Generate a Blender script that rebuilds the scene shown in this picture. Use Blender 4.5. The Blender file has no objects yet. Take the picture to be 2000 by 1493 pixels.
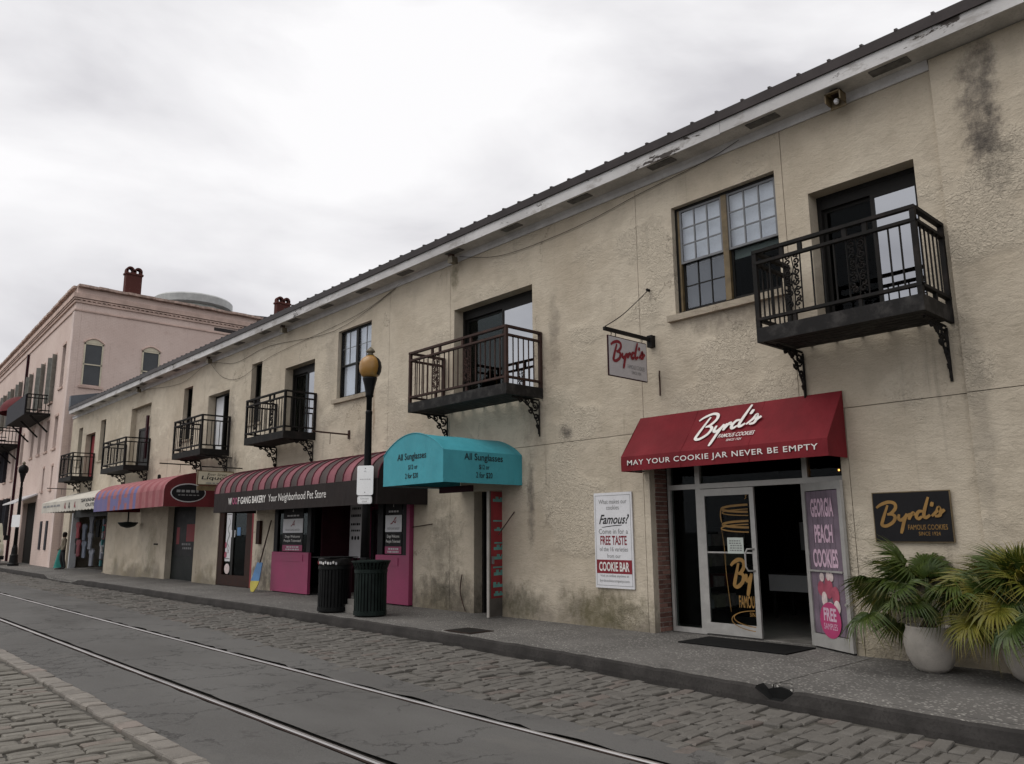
import bpy, bmesh, math, random
from mathutils import Vector, Matrix
random.seed(7)
PI = math.pi
sc = bpy.context.scene
C = sc.collection

# ------------------------------------------------------------------ camera, sky, sun, exposure
FPX, YAW, PITCH, ROLL = 1532.76, math.radians(-47.624), math.radians(10.814), math.radians(-0.4218)
CAM = Vector((0, -10.414, 1.6))
_f = Vector((math.sin(YAW)*math.cos(PITCH), math.cos(YAW)*math.cos(PITCH), math.sin(PITCH)))
_r0 = Vector((math.cos(YAW), -math.sin(YAW), 0)); _u0 = _r0.cross(_f)
_r = math.cos(ROLL)*_r0 + math.sin(ROLL)*_u0
_u = -math.sin(ROLL)*_r0 + math.cos(ROLL)*_u0
cam_d = bpy.data.cameras.new('camera'); cam = bpy.data.objects.new('camera', cam_d); C.objects.link(cam)
cam_d.sensor_width = 36; cam_d.lens = FPX/2000*36; cam_d.clip_end = 3000; cam_d.clip_start = 0.05
cam.matrix_world = Matrix(((_r.x, _u.x, -_f.x, CAM.x), (_r.y, _u.y, -_f.y, CAM.y), (_r.z, _u.z, -_f.z, CAM.z), (0, 0, 0, 1)))
sc.camera = cam
SUN_EL, SUN_AZ = math.radians(58), math.radians(205)      # azimuth measured from +Y, clockwise
world = bpy.data.worlds.new('World'); sc.world = world; world.use_nodes = True
wn = world.node_tree; wn.nodes.clear()
def wnode(t, **k):
    n = wn.nodes.new(t)
    for a, b in k.items(): setattr(n, a, b)
    return n
wo = wnode('ShaderNodeOutputWorld'); wb = wnode('ShaderNodeBackground'); wb.inputs[1].default_value = 0.1
sky = wnode('ShaderNodeTexSky'); sky.sky_type = 'NISHITA'; sky.sun_disc = False
sky.sun_elevation = SUN_EL; sky.sun_rotation = SUN_AZ; sky.dust_density = 3.0
tcw = wnode('ShaderNodeTexCoord'); mpw = wnode('ShaderNodeMapping'); mpw.inputs['Scale'].default_value = (1.0, 1.0, 2.6)
mpw.inputs['Location'].default_value = (0.35, 0.2, 0.55)
nz1 = wnode('ShaderNodeTexNoise'); nz1.inputs['Scale'].default_value = 2.1; nz1.inputs['Detail'].default_value = 7; nz1.inputs['Roughness'].default_value = 0.5; nz1.inputs['Distortion'].default_value = 0.35
rmp = wnode('ShaderNodeValToRGB'); rmp.color_ramp.elements[0].position = 0.33; rmp.color_ramp.elements[1].position = 0.60
rmp.color_ramp.elements[0].color = (6.5, 6.4, 6.7, 1); rmp.color_ramp.elements[1].color = (10.2, 10.1, 10.2, 1)
e = rmp.color_ramp.elements.new(0.46); e.color = (8.6, 8.5, 8.7, 1)
mxw = wnode('ShaderNodeMixRGB'); mxw.inputs[0].default_value = 0.96
L = wn.links.new
L(tcw.outputs['Generated'], mpw.inputs[0]); L(mpw.outputs[0], nz1.inputs['Vector']); L(nz1.outputs['Fac'], rmp.inputs[0])
L(sky.outputs[0], mxw.inputs[1]); L(rmp.outputs[0], mxw.inputs[2]); L(mxw.outputs[0], wb.inputs[0]); L(wb.outputs[0], wo.inputs[0])
sun_d = bpy.data.lights.new('sun', 'SUN'); sun_d.energy = 1.25; sun_d.angle = math.radians(50); sun_d.color = (1.0, 0.96, 0.9)
sun = bpy.data.objects.new('sun', sun_d); C.objects.link(sun)
_sd = Vector((math.sin(SUN_AZ)*math.cos(SUN_EL), math.cos(SUN_AZ)*math.cos(SUN_EL), math.sin(SUN_EL)))
sun.rotation_euler = _sd.to_track_quat('Z', 'Y').to_euler(); sun.location = (0, -20, 40)
sc.view_settings.view_transform = 'Standard'; sc.view_settings.look = 'None'
sc.view_settings.exposure = 0.0; sc.view_settings.gamma = 1.0
sc.render.engine = 'CYCLES'
sc.cycles.use_denoising = True
sc.cycles.max_bounces = 8; sc.cycles.transparent_max_bounces = 12

# ------------------------------------------------------------------ photo pixel -> point on a plane of the place
def ray(x, y): return _f + _r*((x-1000)/FPX) - _u*((y-746.5)/FPX)
def on(q, n, p0):
    d = ray(*q); n = Vector(n); t = (Vector(p0)-CAM).dot(n)/d.dot(n); return CAM + d*t
def onY(q, y=0.0): return on(q, (0, 1, 0), (0, y, 0))
def onX(q, x): return on(q, (1, 0, 0), (x, 0, 0))
def onZ(q, z=0.0): return on(q, (0, 0, 1), (0, 0, z))

# ------------------------------------------------------------------ helpers: objects
W = {}
def wl(o): return W.get(o, Vector((0, 0, 0)))
def link(o, parent, loc):
    C.objects.link(o); W[o] = Vector(loc)
    if parent is not None:
        o.parent = parent; o.location = Vector(loc)-wl(parent)
    else: o.location = loc
    return o
def tag(o, label=None, cat=None, group=None, kind=None):
    if label: o['label'] = label
    if cat: o['category'] = cat
    if group: o['group'] = group
    if kind: o['kind'] = kind
    return o
def thing(name, loc, label, cat, group=None, parent=None):
    o = link(bpy.data.objects.new(name, None), parent, loc); o.empty_display_size = 0.2
    return tag(o, label, cat, group)
def part(name, loc, parent): return link(bpy.data.objects.new(name, None), parent, loc)
def inst(name, me, parent, loc, rot=(0, 0, 0), scale=(1, 1, 1)):
    o = link(bpy.data.objects.new(name, me), parent, loc); o.rotation_euler = rot; o.scale = scale; return o
def copy_tree(o, parent, off):
    c = o.copy(); C.objects.link(c); W[c] = wl(o)+Vector(off); c.parent = parent
    c.location = W[c]-wl(parent) if parent is not None else W[c]
    for ch in [k for k in o.children]: copy_tree(ch, c, off)
    return c

class MB:
    def __init__(s): s.v = []; s.f = []; s.m = []; s.mi = 0
    def _a(s, vs, fs):
        b = len(s.v); s.v += [tuple(p) for p in vs]
        for f in fs: s.f.append([b+i for i in f]); s.m.append(s.mi)
        return s
    def box(s, x0, x1, y0, y1, z0, z1):
        if x0 > x1: x0, x1 = x1, x0
        if y0 > y1: y0, y1 = y1, y0
        if z0 > z1: z0, z1 = z1, z0
        return s._a([(x0, y0, z0), (x1, y0, z0), (x1, y1, z0), (x0, y1, z0), (x0, y0, z1), (x1, y0, z1), (x1, y1, z1), (x0, y1, z1)],
                    [(0, 3, 2, 1), (4, 5, 6, 7), (0, 1, 5, 4), (1, 2, 6, 5), (2, 3, 7, 6), (3, 0, 4, 7)])
    def obox(s, o, ax, ay, az, a, b, c):
        """box at origin o, along unit axes ax, ay, az over ranges a, b, c"""
        o = Vector(o); P = [o+ax*a[i]+ay*b[j]+az*c[k] for k in (0, 1) for j in (0, 1) for i in (0, 1)]
        return s._a(P, [(0, 2, 3, 1), (4, 5, 7, 6), (0, 1, 5, 4), (1, 3, 7, 5), (3, 2, 6, 7), (2, 0, 4, 6)])
    def poly(s, pts): return s._a(pts, [tuple(range(len(pts)))])
    def prism(s, pts, axis, a0, a1):
        def mk(p, a): return {'x': (a, p[0], p[1]), 'y': (p[0], a, p[1]), 'z': (p[0], p[1], a)}[axis]
        n = len(pts); vs = [mk(p, a0) for p in pts]+[mk(p, a1) for p in pts]
        fs = [tuple(range(n)), tuple(range(2*n-1, n-1, -1))]+[(i, i+n, (i+1) % n+n, (i+1) % n) for i in range(n)]
        return s._a(vs, fs)
    def tube(s, path, r, n=6, cap=True):
        P = [Vector(p) for p in path]; rs = r if isinstance(r, (list, tuple)) else [r]*len(P)
        vs = []; fs = []; side = None
        for i, p in enumerate(P):
            t = (P[min(i+1, len(P)-1)]-P[max(i-1, 0)]).normalized()
            if side is None:
                h = Vector((0, 0, 1)) if abs(t.z) < .9 else Vector((1, 0, 0)); side = t.cross(h).normalized()
            else: side = (side-t*side.dot(t)).normalized()
            b = t.cross(side)
            for k in range(n):
                a = 2*PI*k/n; vs.append(p+(side*math.cos(a)+b*math.sin(a))*rs[i])
        for i in range(len(P)-1):
            for k in range(n): fs.append((i*n+k, i*n+(k+1) % n, (i+1)*n+(k+1) % n, (i+1)*n+k))
        if cap: fs += [tuple(range(n-1, -1, -1)), tuple(range((len(P)-1)*n, len(P)*n))]
        return s._a(vs, fs)
    def lathe(s, prof, c, n=24):
        vs = []; fs = []
        for r, z in prof:
            for k in range(n):
                a = 2*PI*k/n; vs.append((c[0]+r*math.cos(a), c[1]+r*math.sin(a), c[2]+z))
        for i in range(len(prof)-1):
            for k in range(n): fs.append((i*n+k, i*n+(k+1) % n, (i+1)*n+(k+1) % n, (i+1)*n+k))
        fs += [tuple(range(n-1, -1, -1)), tuple(range((len(prof)-1)*n, len(prof)*n))]
        return s._a(vs, fs)
    def rib(s, pts, w, o, R, U, sx=1, sy=1, taper=.55):
        P = smooth_path([(p[0]*sx, p[1]*sy) for p in pts]); n = len(P); vs = []
        for i in range(n):
            a = P[max(i-1, 0)]; b = P[min(i+1, n-1)]; dx, dy = b[0]-a[0], b[1]-a[1]; l = math.hypot(dx, dy) or 1
            k = i/(n-1); ww = w*.5*(taper+(1-taper)*min(1, 4*min(k, 1-k)+.15))
            nx, ny = -dy/l*ww, dx/l*ww
            for q in ((P[i][0]+nx, P[i][1]+ny), (P[i][0]-nx, P[i][1]-ny)): vs.append(Vector(o)+R*q[0]+U*q[1])
        return s._a(vs, [(2*i, 2*i+1, 2*i+3, 2*i+2) for i in range(n-1)])
    def rect(s, o, R, U, x0, x1, y0, y1):
        o = Vector(o); return s._a([o+R*x0+U*y0, o+R*x1+U*y0, o+R*x1+U*y1, o+R*x0+U*y1], [(0, 1, 2, 3)])
    def disc(s, o, R, U, cx, cy, rx, ry, n=24):
        o = Vector(o); return s._a([o+R*(cx+rx*math.cos(2*PI*k/n))+U*(cy+ry*math.sin(2*PI*k/n)) for k in range(n)], [tuple(range(n))])
    def mesh(s, name, mats, org=(0, 0, 0), smooth=False):
        me = bpy.data.meshes.new(name); org = Vector(org)
        me.from_pydata([tuple(Vector(p)-org) for p in s.v], [], s.f)
        mats = mats if isinstance(mats, (list, tuple)) else [mats]
        for m in mats: me.materials.append(m)
        for i, p in enumerate(me.polygons):
            p.material_index = s.m[i]; p.use_smooth = smooth
        me.update(); return me
    def build(s, name, mats, parent=None, loc=None, smooth=False):
        if loc is None: loc = wl(parent) if parent is not None else (0, 0, 0)
        o = bpy.data.objects.new(name, s.mesh(name, mats, loc, smooth)); return link(o, parent, loc)
def smooth_path(pts, k=5):
    out = []; n = len(pts)
    for i in range(n-1):
        p0 = pts[max(i-1, 0)]; p1 = pts[i]; p2 = pts[i+1]; p3 = pts[min(i+2, n-1)]
        for j in range(k):
            t = j/k
            out.append(tuple(.5*((2*p1[d])+(-p0[d]+p2[d])*t+(2*p0[d]-5*p1[d]+4*p2[d]-p3[d])*t*t+(-p0[d]+3*p1[d]-3*p2[d]+p3[d])*t**3) for d in range(len(p1))))
    out.append(tuple(pts[-1])); return out
X_, Y_, Z_ = Vector((1, 0, 0)), Vector((0, 1, 0)), Vector((0, 0, 1))
_tc = {}
def text_raw(sx, bold, spacing=1.0):
    key = (sx, bold, spacing)
    if key in _tc: return _tc[key]
    cu = bpy.data.curves.new('lettering_source', 'FONT'); cu.body = sx; cu.offset = bold; cu.resolution_u = 3; cu.space_character = spacing
    ob = bpy.data.objects.new('lettering_source', cu); me = bpy.data.meshes.new_from_object(ob)
    vs = [tuple(v.co) for v in me.vertices]; fs = [tuple(p.vertices) for p in me.polygons]
    bpy.data.objects.remove(ob); bpy.data.curves.remove(cu); bpy.data.meshes.remove(me)
    x0 = min(v[0] for v in vs); x1 = max(v[0] for v in vs); y0 = min(v[1] for v in vs); y1 = max(v[1] for v in vs)
    _tc[key] = ([((v[0]-x0)/(x1-x0), (v[1]-y0)/(y1-y0)) for v in vs], fs, (x1-x0)/(y1-y0)); return _tc[key]
def text(mb, s, o, R, U, w, h, bold=0.0, shear=0.0, spacing=1.0):
    """s fitted into a w x h box whose lower left corner is o"""
    vs, fs, asp = text_raw(s, bold, spacing); o = Vector(o)
    if w is None: w = h*asp
    mb._a([o+R*(x*w+shear*y*h)+U*(y*h) for x, y in vs], fs)
def textc(mb, s, o, R, U, w, h, **k): text(mb, s, Vector(o)-R*(w/2), R, U, w, h, **k)
def scribble(mb, o, R, U, w, h, rows, seed=0, words=3):
    """print too small to read: rows of short dashes"""
    rr = random.Random(seed)
    for i in range(rows):
        x = w*rr.uniform(0, .12); y = h*(1-(i+.8)/rows)
        while x < w*.92:
            l = w*rr.uniform(.08, .2); l = min(l, w-x); mb.rect(o, R, U, x, x+l, y, y+h/rows*.5); x += l+w*.05

# ------------------------------------------------------------------ helpers: materials
class NT:
    def __init__(s, name):
        s.m = bpy.data.materials.new(name); s.m.use_nodes = True; s.t = s.m.node_tree; s.t.nodes.clear()
        s.out = s.t.nodes.new('ShaderNodeOutputMaterial'); s.geo = None
    def n(s, typ, ins=None, **k):
        nd = s.t.nodes.new('ShaderNode'+typ)
        for a, b in k.items(): setattr(nd, a, b)
        for a, b in (ins or {}).items(): s.set(nd.inputs[a], b)
        return nd
    def set(s, sock, b):
        if isinstance(b, bpy.types.NodeSocket): s.t.links.new(b, sock)
        elif isinstance(b, (tuple, list)) and len(b) == 3 and sock.type == 'RGBA': sock.default_value = (*b, 1)
        else: sock.default_value = b
    def pos(s):
        if s.geo is None: s.geo = s.n('NewGeometry').outputs['Position']
        return s.geo
    def obj(s): return s.n('TexCoord').outputs['Object']
    def noise(s, scale, detail=4, rough=.55, vec=None, dist=0.0, stretch=None):
        v = vec if vec is not None else s.pos()
        if stretch: v = s.n('Mapping', {0: v, 'Scale': stretch}).outputs[0]
        return s.n('TexNoise', {'Vector': v, 'Scale': scale, 'Detail': detail, 'Roughness': rough, 'Distortion': dist}).outputs['Fac']
    def math(s, op, a, b=0.0, clamp=False):
        nd = s.n('Math', operation=op, use_clamp=clamp); s.set(nd.inputs[0], a); s.set(nd.inputs[1], b); return nd.outputs[0]
    def mr(s, v, a, b, c=0.0, d=1.0):
        nd = s.n('MapRange', {'Value': v, 'From Min': a, 'From Max': b, 'To Min': c, 'To Max': d}, interpolation_type='SMOOTHSTEP'); return nd.outputs[0]
    def mix(s, f, a, b):
        nd = s.n('MixRGB'); s.set(nd.inputs[0], f); s.set(nd.inputs[1], a); s.set(nd.inputs[2], b); return nd.outputs[0]
    def sep(s, v): return s.n('SeparateXYZ', {0: v}).outputs
    def bump(s, h, strength=.4, dist=.02, prev=None):
        nd = s.n('Bump', {'Height': h, 'Strength': strength, 'Distance': dist})
        if prev is not None: s.set(nd.inputs['Normal'], prev)
        return nd.outputs[0]
    def bsdf(s, **k):
        nd = s.n('BsdfPrincipled')
        for a, b in k.items(): s.set(nd.inputs[a.replace('_', ' ')], b)
        s.t.links.new(nd.outputs[0], s.out.inputs[0]); return s.m
    def surf(s, sh): s.t.links.new(sh, s.out.inputs[0]); return s.m
def simple(name, col, rough=.6, var=.18, scale=3.0, metal=0.0, bump=.0, bscale=40.0, spec=None, obj=False, fine=.08):
    t = NT(name); v = t.obj() if obj else t.pos()
    if spec is None: spec = .12 if max(col) < .05 else .35
    n1 = t.noise(scale, 5, .6, v); n2 = t.noise(scale*14, 3, .6, v)
    c = t.mix(t.mr(n1, .3, .7), tuple(x*(1-var) for x in col), tuple(min(1, x*(1+var)) for x in col))
    c = t.mix(t.math('MULTIPLY', t.mr(n2, .45, .75), fine*4), c, tuple(x*.7 for x in col))
    k = dict(Base_Color=c, Roughness=t.mr(n1, 0, 1, max(.05, rough-.12), min(1, rough+.12)), Metallic=metal, Specular_IOR_Level=spec)
    if bump: k['Normal'] = t.bump(t.noise(bscale, 4, .6, v), bump, .01)
    return t.bsdf(**k)

# ------------------------------------------------------------------ materials
def m_stucco(name, ca, cb, stains=(), joints=True):
    t = NT(name); p = t.pos(); s = t.sep(p)
    big = t.noise(.45, 5, .6); mid = t.noise(2.6, 5, .6); fine = t.noise(26, 4, .65)
    c = t.mix(t.mr(big, .32, .68), ca, cb)
    c = t.mix(t.math('MULTIPLY', t.mr(mid, .42, .72), .45), c, tuple(x*.78 for x in ca))
    c = t.mix(t.math('MULTIPLY', t.mr(fine, .5, .75), .35), c, tuple(x*.62 for x in ca))
    # patches of rougher, paler trowelled render
    patch = t.mr(t.noise(.55, 3, .5, stretch=(1, 1, 1.3)), .52, .62)
    c = t.mix(t.math('MULTIPLY', patch, .45), c, tuple(min(1, x*1.22) for x in cb))
    # thin vertical run marks
    run = t.mr(t.noise(1.0, 5, .65, stretch=(2.6, 1, .16)), .60, .76)
    c = t.mix(t.math('MULTIPLY', run, .5), c, (.15, .125, .1))
    rep = t.mr(t.noise(.33, 4, .55, vec=t.n('Mapping', {0: p, 'Location': (3.1, 0, 8.2), 'Scale': (1, 1, 1.5)}).outputs[0]), .56, .60)
    c = t.mix(t.math('MULTIPLY', rep, .28), c, tuple(min(1, x*1.12) for x in cb))
    gr = t.mr(t.noise(.9, 6, .72, stretch=(1, 1, .55)), .55, .78)
    c = t.mix(t.math('MULTIPLY', gr, .24), c, (.27, .225, .17))
    hv = t.n('VectorMath', {0: p, 1: t.n('VectorMath', {0: t.n('TexNoise', {'Vector': p, 'Scale': 1.3, 'Detail': 5.0, 'Roughness': .7}).outputs['Color'], 'Scale': 1.3}, operation='SCALE').outputs[0]}, operation='ADD').outputs[0]
    hc = t.math('MULTIPLY', t.mr(t.n('TexVoronoi', {'Vector': hv, 'Scale': .33}, feature='DISTANCE_TO_EDGE').outputs['Distance'], .006, .002), t.mr(t.noise(.5, 3), .52, .6))
    c = t.mix(t.math('MULTIPLY', hc, .5), c, (.16, .13, .1))
    # mould splashes low on the wall, ragged, with gaps along the wall
    low = t.math('ADD', s['Z'], t.math('MULTIPLY', t.math('SUBTRACT', t.noise(1.1, 5, .65), .5), 1.9))
    lowm = t.math('MULTIPLY', t.mr(low, .75, .0), t.mr(t.noise(.28, 2, .5), .36, .56))
    c = t.mix(t.math('MULTIPLY', lowm, .62), c, t.mix(t.mr(t.noise(.9), .4, .6), (.105, .09, .045), (.07, .06, .05)))
    dn = t.n('VectorMath', {0: p, 1: t.n('VectorMath', {0: t.n('TexNoise', {'Vector': p, 'Scale': 3.2, 'Detail': 5.0, 'Roughness': .7}).outputs['Color'], 1: (.5, .5, .5)}, operation='SUBTRACT').outputs[0]}, operation='ADD').outputs[0]
    ds = t.sep(t.n('Mapping', {0: t.n('VectorMath', {0: dn, 1: p}, operation='SUBTRACT').outputs[0], 'Scale': (.8, .8, .8)}).outputs[0])
    sn = t.math('MULTIPLY', t.math('SUBTRACT', t.noise(5.5, 6, .75, stretch=(1, 1, .7)), .52), 3.2)
    for (x, z, rx, rz, amt, col) in stains:
        rx, rz = rx*1.35, rz*1.3
        dx = t.math('DIVIDE', t.math('ADD', t.math('SUBTRACT', s['X'], x), t.math('MULTIPLY', ds['X'], min(1, rx*2.2))), rx)
        dz = t.math('DIVIDE', t.math('ADD', t.math('SUBTRACT', s['Z'], z), t.math('MULTIPLY', ds['Z'], min(1, rz*1.6))), rz)
        d = t.math('ADD', t.math('MULTIPLY', dx, dx), t.math('MULTIPLY', dz, dz))
        c = t.mix(t.math('MULTIPLY', t.mr(t.math('ADD', t.math('SUBTRACT', 1.0, d), sn), -.25, 1.35), amt), c, col)
    sw = t.noise(11, 6, .68, dist=.7, stretch=(.6, 1, 1.25))
    b1 = t.bump(sw, .6, .03)
    bp = t.bump(t.math('MULTIPLY', patch, t.noise(17, 4, .6, dist=1.5)), .95, .05, b1)
    b2 = t.bump(t.noise(46, 4, .6), .4, .012, bp)
    return t.bsdf(Base_Color=c, Roughness=.93, Specular_IOR_Level=.2, Normal=b2)
DK = (.045, .04, .04); GN = (.075, .068, .03); RS = (.17, .09, .045)
STAINS = [(-2.66, 6.9, .2, .75, .8, DK), (-2.6, 6.2, .22, .5, .6, DK), (-9.95, 3.36, .17, .13, .8, DK), (-10.2, 5.35, .14, .7, .35, DK),
          (-13.3, 7.25, .12, .3, .7, GN), (-25.3, 5.1, .45, 1.1, .55, (.11, .095, .085)), (-25.0, 3.75, .55, .35, .8, DK), (-18.7, 6.1, .3, .9, .3, (.13, .11, .1)),
          (-16.9, 3.9, .45, .4, .5, (.12, .105, .09)), (-16.5, 4.6, .06, .5, .6, RS), (-9.1, .3, .9, .35, .75, GN), (-13.6, 1.1, .5, 1.0, .5, (.07, .065, .05)),
          (-13.5, .3, 1.2, .4, .6, (.05, .045, .035)), (-11.2, .25, .5, .35, .7, (.055, .055, .03)), (-6.3, 4.83, .8, .2, .5, (.1, .085, .075)), (-10.8, 3.9, .35, .9, .4, (.1, .085, .075)),
          (-31.9, .9, .5, 1.0, .35, GN), (-32.8, 3.9, .6, .6, .5, (.1, .09, .08)), (-37.6, 4.6, .5, 1.3, .35, (.11, .1, .09)), (-9.0, 1.9, .25, 1.4, .15, GN),
          (-10.9, 2.2, .09, .8, .65, DK), (-3.1, 3.0, .12, 1.5, .3, (.1, .09, .08)), (-22.3, .5, .7, .6, .75, DK)]
M = {}
M['stucco'] = m_stucco('painted_stucco', (.47, .405, .315), (.575, .51, .41), STAINS)
M['trim_stucco'] = m_stucco('sill_stucco', (.36, .31, .24), (.45, .39, .31))
def m_pink():
    t = NT('pink_painted_brick'); p = t.pos()
    q = t.n('Mapping', {0: p, 'Rotation': (PI/2, 0, 0)}).outputs[0]
    s = t.sep(p); uv = t.n('CombineXYZ', {0: t.math('ADD', s['X'], s['Y']), 1: s['Z']}).outputs[0]
    br = t.n('TexBrick', {'Vector': uv, 'Scale': 1.0, 'Mortar Size': .012, 'Brick Width': .22, 'Row Height': .085})
    c = t.mix(t.mr(t.noise(.35, 5, .6), .3, .7), (.62, .49, .435), (.70, .57, .51))
    c = t.mix(t.math('MULTIPLY', t.mr(t.noise(3.5, 5, .65), .5, .75), .4), c, (.48, .355, .30))
    c = t.mix(t.math('MULTIPLY', t.mr(t.noise(1.2, 5, .65, stretch=(3, 3, .2)), .6, .8), .3), c, (.28, .2, .17))
    c = t.mix(t.math('MULTIPLY', br.outputs['Fac'], .22), c, (.42, .31, .26))
    return t.bsdf(Base_Color=c, Roughness=.85, Specular_IOR_Level=.2, Normal=t.bump(t.math('SUBTRACT', t.noise(20), t.math('MULTIPLY', br.outputs['Fac'], .6)), .35, .015))
M['pink'] = m_pink()
M['pink_trim'] = simple('pink_cornice_paint', (.54, .40, .34), .8, .2, 1.5, bump=.3, fine=.15)
M['pink_pale'] = simple('pale_pink_quoin_paint', (.66, .54, .49), .8, .12, 1.5, bump=.2)
M['tile_edge'] = simple('terracotta_coping', (.42, .31, .26), .8, .45, 4, bump=.4, fine=.2)
def m_brick(name, a, b):
    t = NT(name); r = t.n('ObjectInfo').outputs['Random']
    c = t.mix(r, a, b); c = t.mix(t.math('MULTIPLY', t.mr(t.noise(30, 4, .7), .45, .7), .5), c, tuple(x*.5 for x in a))
    c = t.mix(t.math('MULTIPLY', t.mr(t.noise(9, 4, .7), .6, .75), .5), c, (.34, .3, .27))
    return t.bsdf(Base_Color=c, Roughness=.9, Specular_IOR_Level=.2, Normal=t.bump(t.noise(60, 4, .7), .5, .006))
M['brick'] = m_brick('old_red_brick', (.12, .06, .048), (.27, .15, .12))
M['chimney'] = m_brick('chimney_brick', (.075, .026, .022), (.10, .036, .03))
M['mortar'] = simple('lime_mortar', (.36, .33, .29), .95, .3, 12, bump=.5)
def m_fascia():
    t = NT('peeling_white_paint')
    c = t.mix(t.mr(t.noise(.8, 5, .6), .3, .7), (.46, .45, .445), (.62, .61, .605))
    c = t.mix(t.math('MULTIPLY', t.mr(t.noise(2.4, 6, .7, stretch=(.6, 1, 1.6)), .52, .62), .6), c, (.30, .28, .26))
    peel = t.mr(t.noise(1.15, 7, .72, stretch=(.8, 1, 2.4), dist=.4), .615, .64)
    c = t.mix(peel, c, (.07, .06, .055))
    return t.bsdf(Base_Color=c, Roughness=.8, Specular_IOR_Level=.2, Normal=t.bump(t.noise(9, 5, .7), .4, .02))
M['fascia'] = m_fascia()
M['soffit'] = simple('soffit_paint', (.50, .485, .46), .85, .2, 2.2, fine=.15)
M['frieze'] = simple('frieze_paint', (.58, .57, .57), .85, .15, 2.2)
M['roof_metal'] = simple('brown_roof_metal', (.042, .036, .036), .45, .2, 2, metal=.3, bump=.1)
M['grey_metal'] = simple('slate_grey_flashing', (.115, .125, .14), .55, .15, 2, metal=.2)
M['vent'] = simple('vent_mesh', (.13, .125, .12), .8, .3, 10)
def m_iron(name, col, rust):
    t = NT(name)
    c = t.mix(t.mr(t.noise(5, 5, .65), .45, .72), col, rust); c = t.mix(t.math('MULTIPLY', t.mr(t.noise(22, 4, .7), .5, .7), .4), c, tuple(x*.45 for x in col))
    return t.bsdf(Base_Color=c, Roughness=.68, Specular_IOR_Level=.14, Normal=t.bump(t.noise(70, 3, .6), .3, .004))
M['iron'] = m_iron('black_painted_iron', (.012, .0115, .011), (.026, .021, .019))
M['rust_iron'] = m_iron('rusty_brown_iron', (.045, .027, .023), (.075, .042, .033))
M['deck'] = m_iron('weathered_balcony_timber', (.017, .016, .016), (.048, .045, .043))
M['win_dark'] = simple('dark_bronze_frame', (.016, .015, .014), .45, .2, 4)
M['win_brass'] = simple('brass_window_frame', (.135, .098, .05), .5, .3, 6)
M['muntin'] = simple('grey_window_muntin', (.16, .165, .175), .5, .1, 6)
M['alu'] = simple('brushed_aluminium', (.40, .39, .37), .42, .1, 6, metal=.35)
M['alu_dark'] = simple('grey_aluminium', (.2, .2, .2), .45, .1, 6, metal=.35)
def m_glass(name, refl, tint, rough=.02, k=.3):
    t = NT(name)
    lw = t.n('LayerWeight', {'Blend': .35}).outputs['Fresnel']
    f = t.math('ADD', t.math('MULTIPLY', lw, k), refl, True)
    tr = t.n('BsdfTransparent', {0: tint}).outputs[0]
    gl = t.n('BsdfGlossy', {0: (.92, .95, 1.0), 'Roughness': rough, 'Normal': t.bump(t.noise(1.1, 2, .5), .05, .02)}).outputs[0]
    return t.surf(t.n('MixShader', {0: f, 1: tr, 2: gl}).outputs[0])
M['glass'] = m_glass('clear_shop_glass', .0, (.6, .64, .63), .02, .1)
M['mirror_glass'] = m_glass('reflective_tinted_glass', .42, (.12, .13, .15), .015)
M['blind_glass'] = m_glass('window_glass', .05, (.92, .94, .96), .02, .2)
M['blind'] = simple('white_window_blind', (.62, .63, .65), .7, .08, 2)
M['grey_shade'] = simple('grey_roller_shade', (.075, .08, .085), .8, .1, 2)
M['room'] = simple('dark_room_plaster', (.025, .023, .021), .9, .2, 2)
M['black'] = simple('black_void_paint', (.01, .01, .01), .8, .2, 5)
M['floor_tile'] = simple('shop_floor_tile', (.2, .19, .175), .4, .3, 3)
def m_fabric(name, col, var=.16, rough=.8, weave=220):
    t = NT(name); n1 = t.noise(1.6, 5, .6)
    c = t.mix(t.mr(n1, .3, .7), tuple(x*(1-var) for x in col), tuple(min(1, x*(1+var)) for x in col))
    c = t.mix(t.math('MULTIPLY', t.mr(t.noise(5, 5, .7), .5, .75), .25), c, tuple(x*.6 for x in col))
    c = t.mix(t.math('MULTIPLY', t.mr(t.noise(1.0, 5, .7, stretch=(5, 5, .45)), .52, .8), .3), c, tuple(x*.55+.01 for x in col))
    c = t.mix(t.math('MULTIPLY', t.mr(t.noise(.9, 4, .6, stretch=(1.5, 1.5, .8)), .5, .75), .14), c, tuple(min(1, x*1.35+.02) for x in col))
    b = t.bump(t.noise(2.6, 3, .55, stretch=(1, 1, .45), dist=.6), .42, .06)
    return t.bsdf(Base_Color=c, Roughness=rough, Specular_IOR_Level=.25, Normal=t.bump(t.noise(weave, 2, .5), .25, .004, b))
M['aw_red'] = m_fabric('red_awning_canvas', (.16, .0125, .0185))
M['aw_teal'] = m_fabric('turquoise_awning_vinyl', (.055, .30, .36), .07, .55)
M['aw_rose'] = m_fabric('dusty_rose_awning_canvas', (.22, .082, .098), .18)
M['aw_char'] = m_fabric('charcoal_awning_canvas', (.075, .058, .056), .18)
M['aw_wine'] = m_fabric('wine_red_piping', (.085, .018, .027), .18)
M['aw_black'] = m_fabric('black_awning_valance', (.020, .0145, .0138))
M['aw_maroon'] = m_fabric('maroon_awning_canvas', (.115, .018, .021))
M['aw_white'] = m_fabric('cream_awning_canvas', (.52, .49, .43), .12)
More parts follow.
